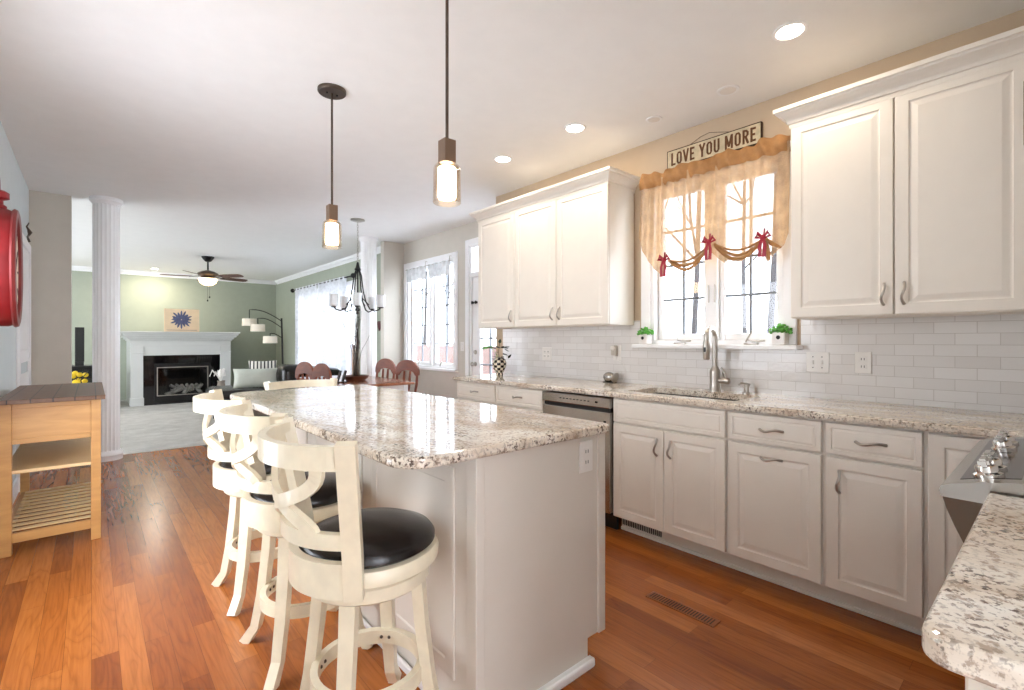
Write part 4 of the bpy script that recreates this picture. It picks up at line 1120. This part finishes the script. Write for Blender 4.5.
# ------------------------------------------------------------------ fireplace
r = thing('fireplace', 'pale painted fireplace mantel with black marble surround', 'fireplace', (1.37, 11.6, 0))
fy0 = 11.5
X0, X1 = .55, 2.20
for a, b in ((X0, X0 + .19), (X1 - .19, X1)):
    MB().box(a, b, fy0, YF - .001, .006, 1.14, .004).box(a - .012, b + .012, fy0 - .02, fy0 + .1, .006, .16, .006).box(a - .01, b + .01, fy0 - .015, fy0 + .05, 1.0, 1.02, .004).build('pilaster', M_mantel, r)
MB().box(X0 + .19, X1 - .19, fy0 + .012, YF - .001, .96, 1.18, .003).box(X0, X1, fy0 + .005, YF - .001, 1.14, 1.24, .003).build('frieze', M_mantel, r)
m = MB()
for a, z0, z1 in ((.02, 1.24, 1.27), (.05, 1.27, 1.31), (.09, 1.31, 1.35), (.12, 1.35, 1.385)): m.box(X0 - a, X1 + a, fy0 - a, YF - .001, z0, z1, .006)
m.box(X0 - .15, X1 + .15, fy0 - .15, YF - .001, 1.385, 1.42, .008)
m.build('mantel_shelf', M_mantel, r)
m = MB(); a0, a1 = X0 + .19, X1 - .19; f0, f1 = .92, 1.83
m.box(a0, f0, fy0 + .03, fy0 + .06, .006, .96); m.box(f1, a1, fy0 + .03, fy0 + .06, .006, .96); m.box(f0, f1, fy0 + .03, fy0 + .06, .78, .96); m.box(f0, f1, fy0 + .03, fy0 + .06, .006, .05)
m.build('marble_surround', M_marble, r)
m = MB(); m.box(f0 - .01, f1 + .01, fy0 + .015, fy0 + .03, .73, .80, .004); m.box(f0 - .01, f0 + .03, fy0 + .015, fy0 + .03, .05, .73); m.box(f1 - .03, f1 + .01, fy0 + .015, fy0 + .03, .05, .73); m.box(f0 + .03, f1 - .03, fy0 + .015, fy0 + .03, .05, .17)
ins = m.build('insert_frame', M_iron, r)
m = MB(); m.box(f0 + .03, f0 + .045, fy0 + .016, fy0 + .024, .17, .73); m.box(f1 - .045, f1 - .03, fy0 + .016, fy0 + .024, .17, .73); m.box(f0 + .045, f1 - .045, fy0 + .016, fy0 + .024, .715, .73); m.box(f0 + .045, f1 - .045, fy0 + .016, fy0 + .024, .17, .185)
m.build('glass_trim', M_nickel, ins)
MB().box(f0 + .045, f1 - .045, fy0 + .022, fy0 + .026, .185, .715).build('glass', M_glass, ins)
m = MB(); m.box(f0, f1, YF - .15, YF - .10, .05, .78); m.box(f0 - .03, f0, fy0 + .06, YF - .10, .05, .78); m.box(f1, f1 + .03, fy0 + .06, YF - .10, .05, .78); m.box(f0, f1, fy0 + .06, YF - .10, .02, .06); m.box(f0, f1, fy0 + .06, YF - .10, .78, .82)
m.build('firebox', M_fire, r)
m = MB(); rnd = random.Random(5)
for k in range(7): m.tube([(1.1 + .1 * k, fy0 + .18 + .03 * (k % 3), .18 + .06 * (k % 3)), (1.35 + .05 * k, fy0 + .25, .25 + .05 * (k % 2)), (1.18 + .09 * k, fy0 + .2, .36)], [.035, .045, .03], 8)
m.build('logs', M_log, r, True)
# picture on mantel
px0, px1, pz0, pz1, py = 1.06, 1.64, 1.422, 1.87, 11.48
r = thing('canvas_picture', 'tan canvas picture of a blue flower leaning on the mantel', 'picture', (1.26, py, pz0))
MB().box(px0, px1, py, py + .03, pz0, pz1, .003).build('canvas', M_canvas, r)
m = MB()
for ring, (n, L) in enumerate(((16, .175), (14, .135), (10, .09))):
    for k in range(n):
        a = 2 * PI * (k + ring * .5) / n; c, s_ = math.cos(a), math.sin(a); yy = py - .001 - ring * .0012
        ln = L * (1 + .12 * math.sin(k * 2.3)); vs = [m.bm.verts.new((1.34 + c * q * ln - s_ * wd, yy, 1.66 + s_ * q * ln + c * wd)) for q, wd in ((.05, 0), (.5, .017), (.85, .014), (1, 0), (.85, -.014), (.5, -.017))]
        m.bm.faces.new(vs)
m.box(px0 + .04, px1 - .04, py - .002, py - .0005, 1.45, 1.456)
m.build('painted_flower', M_petal, r)

# ------------------------------------------------------------------ sofa, cushions
r = thing('leather_sofa', 'black leather chaise sofa between the fireplace and the curtains', 'sofa', (2.3, 8.6, .006))
m = MB(); m.box(1.42, 3.0, 8.0, 8.95, .10, .34, .04, 3); m.build('base_frame', M_sofabase, r, True, 'taupe lower side of the sofa')
m = MB(); m.box(1.36, 2.42, 7.96, 8.98, .335, .52, .07, 4); m.box(2.44, 3.0, 8.0, 8.98, .335, .50, .06, 4)
m.build('seat_cushion', M_leather, r, True)
m = MB(); m.box(2.72, 3.08, 7.7, 9.7, .10, .80, .10, 4); m.build('backrest', M_leather, r, True)
m = MB(); m.box(2.24, 2.62, 7.98, 8.5, .30, .86, .11, 4); m.build('arm', M_leather, r, True)
m = MB(); m.box(1.9, 2.74, 8.96, 9.7, .10, .42, .06, 3); m.build('second_seat', M_leather, r, True)
for a, b in ((1.48, 8.06), (1.48, 8.88), (2.9, 8.06), (2.9, 8.88)): MB().lathe([(.03, .006), (.03, .10), (0, .10)], (a, b, 0), 10).build('foot', M_iron, r)
def cushion(name, c, w_, h_, t, rx, ry, rz, mat, label):
    b = bmesh.new(); n = 18; P = {}
    for sgn in (1, -1):
        for i in range(n + 1):
            for j in range(n + 1):
                u, v = 2 * i / n - 1, 2 * j / n - 1
                k = (1 - abs(u) ** 2.6) * (1 - abs(v) ** 2.6); pinch = 1 - .06 * (1 - abs(u)) * abs(v) ** 4 - .06 * (1 - abs(v)) * abs(u) ** 4
                if sgn == -1 and (i in (0, n) or j in (0, n)): P[sgn, i, j] = P[1, i, j]; continue
                P[sgn, i, j] = b.verts.new((u * w_ / 2 * (1 - .07 * (1 - v * v) * abs(u) ** 3), v * h_ / 2 * (1 - .07 * (1 - u * u) * abs(v) ** 3), sgn * t / 2 * max(0, k) ** .55))
        for i in range(n):
            for j in range(n): b.faces.new([P[sgn, i, j], P[sgn, i + 1, j], P[sgn, i + 1, j + 1], P[sgn, i, j + 1]][::sgn])
    m = MB(); m._add(b); o = m.build(name, mat, None, True); o.location = c; o.rotation_euler = (rx, ry, rz); return tag(o, label, 'cushion', 'cushions on the leather sofa')
cushion('throw_pillow', (1.93, 8.30, .665), .62, .32, .15, 1.15, 0, -.2, M_cush, 'pale grey-green lumbar cushion lying on the black sofa')
cushion('throw_pillow', (2.13, 8.70, .72), .42, .42, .14, 1.2, 0, -.25, M_strip, 'cream and black striped cushion behind the grey one')
# throw blanket
def bl(u, v): return (2.71 + .33 * u + .02 * math.sin(v * 30), 7.72 + v * .5, .815 + .02 * math.sin(u * 9) + .012 * math.sin(v * 26))

# arc lamp
lx, ly = 3.07, 10.9
r = thing('arc_floor_lamp', 'black floor lamp with three curved arms and cream drum shades', 'floor lamp', (lx, ly, .006))
MB().lathe([(.16, .006), (.16, .03), (.02, .04), (.02, .05)], (lx, ly, 0), 24).build('base', M_iron, r, True)
MB().tube([(lx, ly, .04), (lx - .02, ly, 1.0), (lx - .04, ly, 1.72)], .018, 10).build('pole', M_iron, r, True)
rt = Vector((math.cos(YAW), -math.sin(YAW), 0))
for L, z0, zt, sh in ((.68, 1.66, 1.90, 1.56), (.50, 1.52, 1.72, 1.44), (.24, 1.31, 1.40, 1.19)):
    p0 = Vector((lx - .04, ly, z0)); end = p0 - rt * L
    pts = [p0 - rt * L * t + Vector((0, 0, (zt - z0) * math.sin(PI * .5 * min(1, t * 1.15)))) for t in [k / 10 for k in range(11)]]
    pts.append(Vector((end.x, end.y, sh + .14)))
    am = MB().tube(pts, .009, 8).build('arm', M_iron, r, True)
    b = bmesh.new(); n = 28; P = []
    for i in range(n):
        a = 2 * PI * i / n; P.append([b.verts.new((end.x + q * math.cos(a), end.y + q * math.sin(a), z)) for q, z in ((.13, sh), (.14, sh), (.135, sh + .15), (.125, sh + .15))])
    for i in range(n):
        for k in range(4): b.faces.new((P[i][k], P[(i + 1) % n][k], P[(i + 1) % n][(k + 1) % 4], P[i][(k + 1) % 4]))
    m = MB(); m._add(b); m.build('lamp_shade', M_fabshade, am, True, 'cream drum shade')
# basket with dried stems beside fireplace
bx_, by_ = 1.92, 10.9
r = thing('decor_vase', 'dark iron vase of curled stems in front of the fireplace right side', 'vase', (bx_, by_, .006))
MB().lathe([(.09, .006), (.11, .1), (.09, .25), (.06, .42), (.07, .46), (0, .45)], (bx_, by_, 0), 18).build('body', M_sofabase, r, True)
m = MB(); rnd = random.Random(9)
for k in range(14):
    a = rnd.uniform(0, 2 * PI); q = rnd.uniform(.05, .16)
    m.tube([(bx_, by_, .42), (bx_ + q * .4 * math.cos(a), by_ + q * .4 * math.sin(a), .56), (bx_ + q * math.cos(a), by_ + q * math.sin(a), .62 + rnd.uniform(0, .08)), (bx_ + q * 1.3 * math.cos(a), by_ + q * 1.3 * math.sin(a), .55)], [.006, .014, .02, .008], 6)
m.build('stems', M_plate, r, True)

# console, tv, flowers seen behind the left column
r = thing('media_console', 'dark media console by the fireplace wall, behind the left column', 'console', (-.35, 11.5, 0))
MB().box(-1.0, .10, 11.3, 11.9, .76, .80, .005).build('top', M_black, r); MB().box(-.98, .08, 11.34, 11.88, .006, .76, .004).build('body', M_iron, r)
for k in range(3): MB().box(-.93 + k * .33, -.63 + k * .33, 11.325, 11.34, .06, .58, .004).build('door', M_black, r)
for k in range(3): MB().box(-.93 + k * .33, -.63 + k * .33, 11.325, 11.339, .61, .74, .004).build('drawer', M_iron, r)
r = thing('television', 'flat black television turned sideways on the dark console', 'television', (-.16, 11.45, .80))
MB().box(-.22, -.095, 11.40, 11.44, .87, 1.48, .006).build('screen', M_black, r); MB().box(-.22, -.10, 11.38, 11.5, .801, .87, .004).build('stand', M_black, r)
r = thing('potted_orchid', 'yellow orchid flowers in a small white pot behind the pine cart', 'flowers', (-.15, 8.6, 0))
MB().lathe([(.14, .006), (.14, .03), (.02, .04), (.02, .52), (.15, .53), (.15, .55), (0, .55)], (-.15, 8.6, 0), 20).build('pedestal_table', M_iron, r, True)
MB().lathe([(.05, .55), (.07, .63), (.06, .64), (0, .63)], (-.15, 8.6, 0), 18).build('pot', M_pot, r, True)
m = MB(); rnd = random.Random(2)
for k in range(11): m.sphere((-.15 + rnd.uniform(-.09, .09), 8.6 + rnd.uniform(-.08, .08), .69 + rnd.uniform(0, .17)), .032, (1, .6, 1), 8, 6)
m.build('blossoms', M_yellow, r, True)
m = MB()
for k in range(5): m.tube([(-.15, 8.6, .63), (-.15 + .03 * (k - 2), 8.6, .75), (-.15 + .06 * (k - 2), 8.6, .84)], .005, 5)
m.build('stems', M_leafd, r, True)

# ------------------------------------------------------------------ dining table & chairs
TX0, TX1, TY0, TY1 = 2.02, 2.86, 4.98, 6.60
r = thing('dining_table', 'brown-topped dining table with white legs beside the dining window', 'table', (2.44, 5.66, 0))
MB().prism(rrect(TX0, TX1, TY0, TY1, (.05,) * 4), .735, .765, bev=.006).build('tabletop', M_table, r)
MB().box(TX0 + .08, TX1 - .08, TY0 + .08, TY1 - .08, .65, .735).build('apron', M_trim, r)
for a in (TX0 + .07, TX1 - .13):
    for b in (TY0 + .07, TY1 - .13): MB().box(a, a + .06, b, b + .06, 0, .735, .006).build('leg', M_trim, r)
def dchair(label):
    r = thing('dining_chair', label, 'dining chair', (0, 0, 0), 'cherry wood dining chairs')
    MB().prism(rrect(-.21, .21, -.21, .21, (.06, .10, .10, .06)), .43, .46, bev=.008).build('seat', M_cherry, r)
    for a in (-1, 1):
        for b in (-1, 1): MB().tube([(a * .16, b * .16, .43), (a * .19, b * .19, .22), (a * .21, b * .205, 0)], [.018, .022, .014], 10).build('leg', M_cherry, r, True)
    MB().tube([(-.19, -.19, .2), (.19, -.19, .2)], .01, 8).tube([(-.19, .19, .2), (.19, .19, .2)], .01, 8).tube([(0, -.19, .2), (0, .19, .2)], .01, 8).build('stretcher', M_cherry, r, True)
    # back at -x side, plane along y; broad arched crest
    cr = [(-.205, .80)] + [(.205 * math.cos(t), .84 + .155 * math.sin(t)) for t in [PI - k * PI / 16 for k in range(17)]] + [(.205, .80), (.15, .79), (.11, .84), (.06, .855), (0, .86), (-.06, .855), (-.11, .84), (-.15, .79)]
    Mt = Matrix(((0, 0, 1, -.245), (1, 0, 0, 0), (0, 1, 0, 0), (0, 0, 0, 1)))
    MB().prism(cr, -.012, .012, Mt).build('crest_rail', M_cherry, r)
    for yy in (-.175, -.05, .05, .175):
        MB().tube([(-.19, yy * .9, .455), (-.23, yy, .68), (-.245, yy, .85)], [.012, .018, .014], 8).build('spindle', M_cherry, r, True)
    return r
dc = dchair('cherry dining chair on the window side of the table, nearest the camera'); dc.location = (2.86, 5.55, 0); dc.rotation_euler = (0, 0, PI + .3)
dup(dc, (2.86, 6.18, 0), PI + .25, 'cherry dining chair on the window side of the table, farther along')
dup(dc, (2.14, 5.37, 0), .12, 'cherry dining chair on the near left side of the table')
dup(dc, (2.14, 5.95, 0), .18, 'cherry dining chair on the far left side of the table')
# centrepiece
tx, ty = 2.40, 5.62
r = thing('table_tray', 'shallow brown wooden tray in the middle of the dining table', 'tray', (tx, ty, .765))
MB().lathe([(0, .0), (.11, 0), (.145, .03), (.155, .06), (.145, .06), (.13, .03), (.10, .012), (0, .012)], (tx, ty, .765), 32).build('dish', M_walnut, r, True)
r = thing('branch_vase', 'tall clear glass vase of curly willow twigs standing in the tray', 'vase', (tx, ty, .778))
MB().lathe([(.0, 0), (.045, 0), (.048, .02), (.048, .36), (.045, .36), (.045, .025), (0, .02)], (tx, ty, .778), 28).build('glass', M_clear, r, True)
m = MB(); rnd = random.Random(21)
for k in range(34):
    a = rnd.uniform(0, 2 * PI); q = rnd.uniform(.01, .035); top = rnd.uniform(.5, .9); sp = rnd.uniform(.01, .05) if k < 32 else .26; ph = rnd.uniform(0, 6)
    m.tube([(tx + (q + sp * t ** 2) * math.cos(a) + .012 * math.sin(ph + t * 13), ty + (q + sp * t ** 2) * math.sin(a) + .012 * math.cos(ph + t * 11), .80 + top * t) for t in [i / 10 for i in range(11)]], [.004 * (1 - .07 * i) for i in range(11)], 5)
m.build('twigs', plain('willow_twig', (62, 48, 40), .8), r, True)
r = thing('napkin_holder', 'dark napkin holder with two slanted slats on the left part of the table', 'napkin holder', (2.15, 5.45, .765))
MB().box(2.09, 2.21, 5.40, 5.50, .765, .775, .002).build('tray_base', M_iron, r)
for s_ in (0, .06): MB().bar([(2.11 + s_, 5.45, .772), (2.15 + s_, 5.45, .90)], .05, .012, up=(1, 0, 0)).build('slat', M_iron, r)

# chandelier
hx, hy = 2.46, 5.70
r = thing('chandelier', 'dark metal chandelier with white glass cups above the dining table', 'chandelier', (hx, hy, CZ))
MB().lathe([(.085, 0), (.085, -.012), (.03, -.03), (0, -.03)], (hx, hy, CZ), 28).build('canopy', M_nickel, r, True)
m = MB()
for k in range(16):
    z = CZ - .03 - k * .032
    pts = [(hx + (.009 * math.cos(t) if k % 2 else 0), hy + (0 if k % 2 else .009 * math.cos(t)), z - .02 + .022 * math.sin(t)) for t in [2 * PI * i / 10 for i in range(11)]]
    m.tube(pts, .0025, 5)
m.build('chain', M_nickel, r, True)
MB().lathe([(.012, 2.09), (.035, 2.10), (.04, 2.12), (.025, 2.14), (.012, 2.20), (0, 2.21)], (hx, hy, 0), 18).build('hub', M_iron, r, True)
MB().lathe([(0, 1.56), (.02, 1.575), (.012, 1.60), (.03, 1.62), (.012, 1.65), (.008, 2.10)], (hx, hy, 0), 14).build('stem', M_iron, r, True)
for k in range(5):
    a = 2 * PI * k / 5 + .5; c, s_ = math.cos(a), math.sin(a)
    P = [(.02, 2.11), (.045, 2.04), (.055, 1.95), (.07, 1.84), (.10, 1.72), (.15, 1.63), (.21, 1.605), (.26, 1.62), (.285, 1.65)]
    am = MB().tube([(hx + q * c, hy + q * s_, z) for q, z in P], .008, 8).tube([(hx, hy, 1.78), (hx + .06 * c, hy + .06 * s_, 1.76), (hx + .14 * c, hy + .14 * s_, 1.68)], .006, 8).build('arm', M_iron, r, True)
    ex, ey = hx + .285 * c, hy + .285 * s_
    MB().lathe([(.03, 1.64), (.035, 1.65), (.01, 1.655)], (ex, ey, 0), 16).build('drip_pan', M_iron, am, True)
    MB().lathe([(.02, 1.652), (.048, 1.655), (.052, 1.67), (.055, 1.80), (.051, 1.80), (.048, 1.672), (0, 1.665)], (ex, ey, 0), 24).build('glass_cup', M_frost, am, True)
# heart ornament
r = tag(MB().prism([(0, -.10), (.035, -.05), (.06, 0), (.055, .04), (.03, .055), (0, .035), (-.03, .055), (-.055, .04), (-.06, 0), (-.035, -.05)], -.01, .01,
        Matrix(((0, 0, 1, XF - .012), (1, 0, 0, 7.16), (0, 1, 0, 1.50), (0, 0, 0, 1)))).build('heart_ornament', plain('dark_maroon', (96, 40, 44), .6)), 'small maroon heart ornament hanging beside the right column', 'ornament')

# ------------------------------------------------------------------ outdoors
struct(MB().box(3.9, 60, -40, 60, -.62, -.6).box(-60, 3.9, -40, 6.7, -.62, -.6).box(-60, -3.3, 6.7, 60, -.62, -.6).build('ground_snow', M_snow), 'snow-covered ground outside')
def tree(x, y, h_, seed, label):
    rnd = random.Random(seed); r = MB()
    def br(p, d, L, q, lv):
        pts = [p]; dd = d
        for k in range(4):
            wob = .16 if lv else .04; dd = (dd + Vector((rnd.uniform(-wob, wob), rnd.uniform(-wob, wob), rnd.uniform(-.05, .12)))).normalized(); pts.append(pts[-1] + dd * L / 4)
        r.tube(pts, [q, q * .9, q * .78, q * .66, q * .5], 5 if lv else 8)
        if lv < 4:
            for k in range(5 if lv == 0 else 3):
                t = rnd.uniform(.3, 1); i = min(3, int(t * 4)); a = rnd.uniform(0, 2 * PI)
                nd = (dd * .55 + Vector((math.cos(a), math.sin(a), rnd.uniform(.0, .6)))).normalized()
                br(pts[i + 1], nd, L * rnd.uniform(.45, .62), q * .42, lv + 1)
    br(Vector((x, y, -.6)), Vector((0, 0, 1)), h_, .06 * h_ / 6, 0)
    o = r.build('bare_tree', M_tree, None, True); return tag(o, label, 'tree', 'bare trees outside')
T = [(9.5, 5.15, 7, 'bare tree outside with its trunk in the left half of the kitchen window'), (9.0, 3.45, 7, 'bare tree outside with its trunk in the right half of the kitchen window'),
     (14, 8.6, 8, 'slender bare tree far back at the left edge of the kitchen window'), (15, 6.4, 8, 'bare tree far back between the two trunks of the kitchen window view'),
     (10.5, 15.9, 7, 'bare tree outside the right half of the dining window'), (11, 18.4, 7.5, 'bare tree outside the left half of the dining window'),
     (15, 24, 8, 'bare tree farthest beyond the board fence'), (7.5, 21, 7, 'bare tree seen through the sheer curtains')]
for i, (x, y, h_, lb) in enumerate(T): tree(x, y, h_, 30 + i, lb)
r = thing('board_fence', 'pinkish board fence outside the dining window', 'fence', (12, 17, -.6))
MB().box(8.0, 8.05, 7, 24, -.6, 1.10).build('boards', M_fence, r)
for k in range(7): MB().box(8.05, 8.15, 7.2 + k * 2.3, 7.32 + k * 2.3, -.6, 1.16, .01).build('post', M_fence, r)
tag(MB().sphere((7.6, 3.75, .35), .9, (1, 1.2, .9), 20, 12).build('snowy_shrub', plain('grey_shrub', (120, 118, 122), .9, var=.4, scale=12), None, True), 'rounded grey shrub in the snow outside the kitchen window', 'shrub')
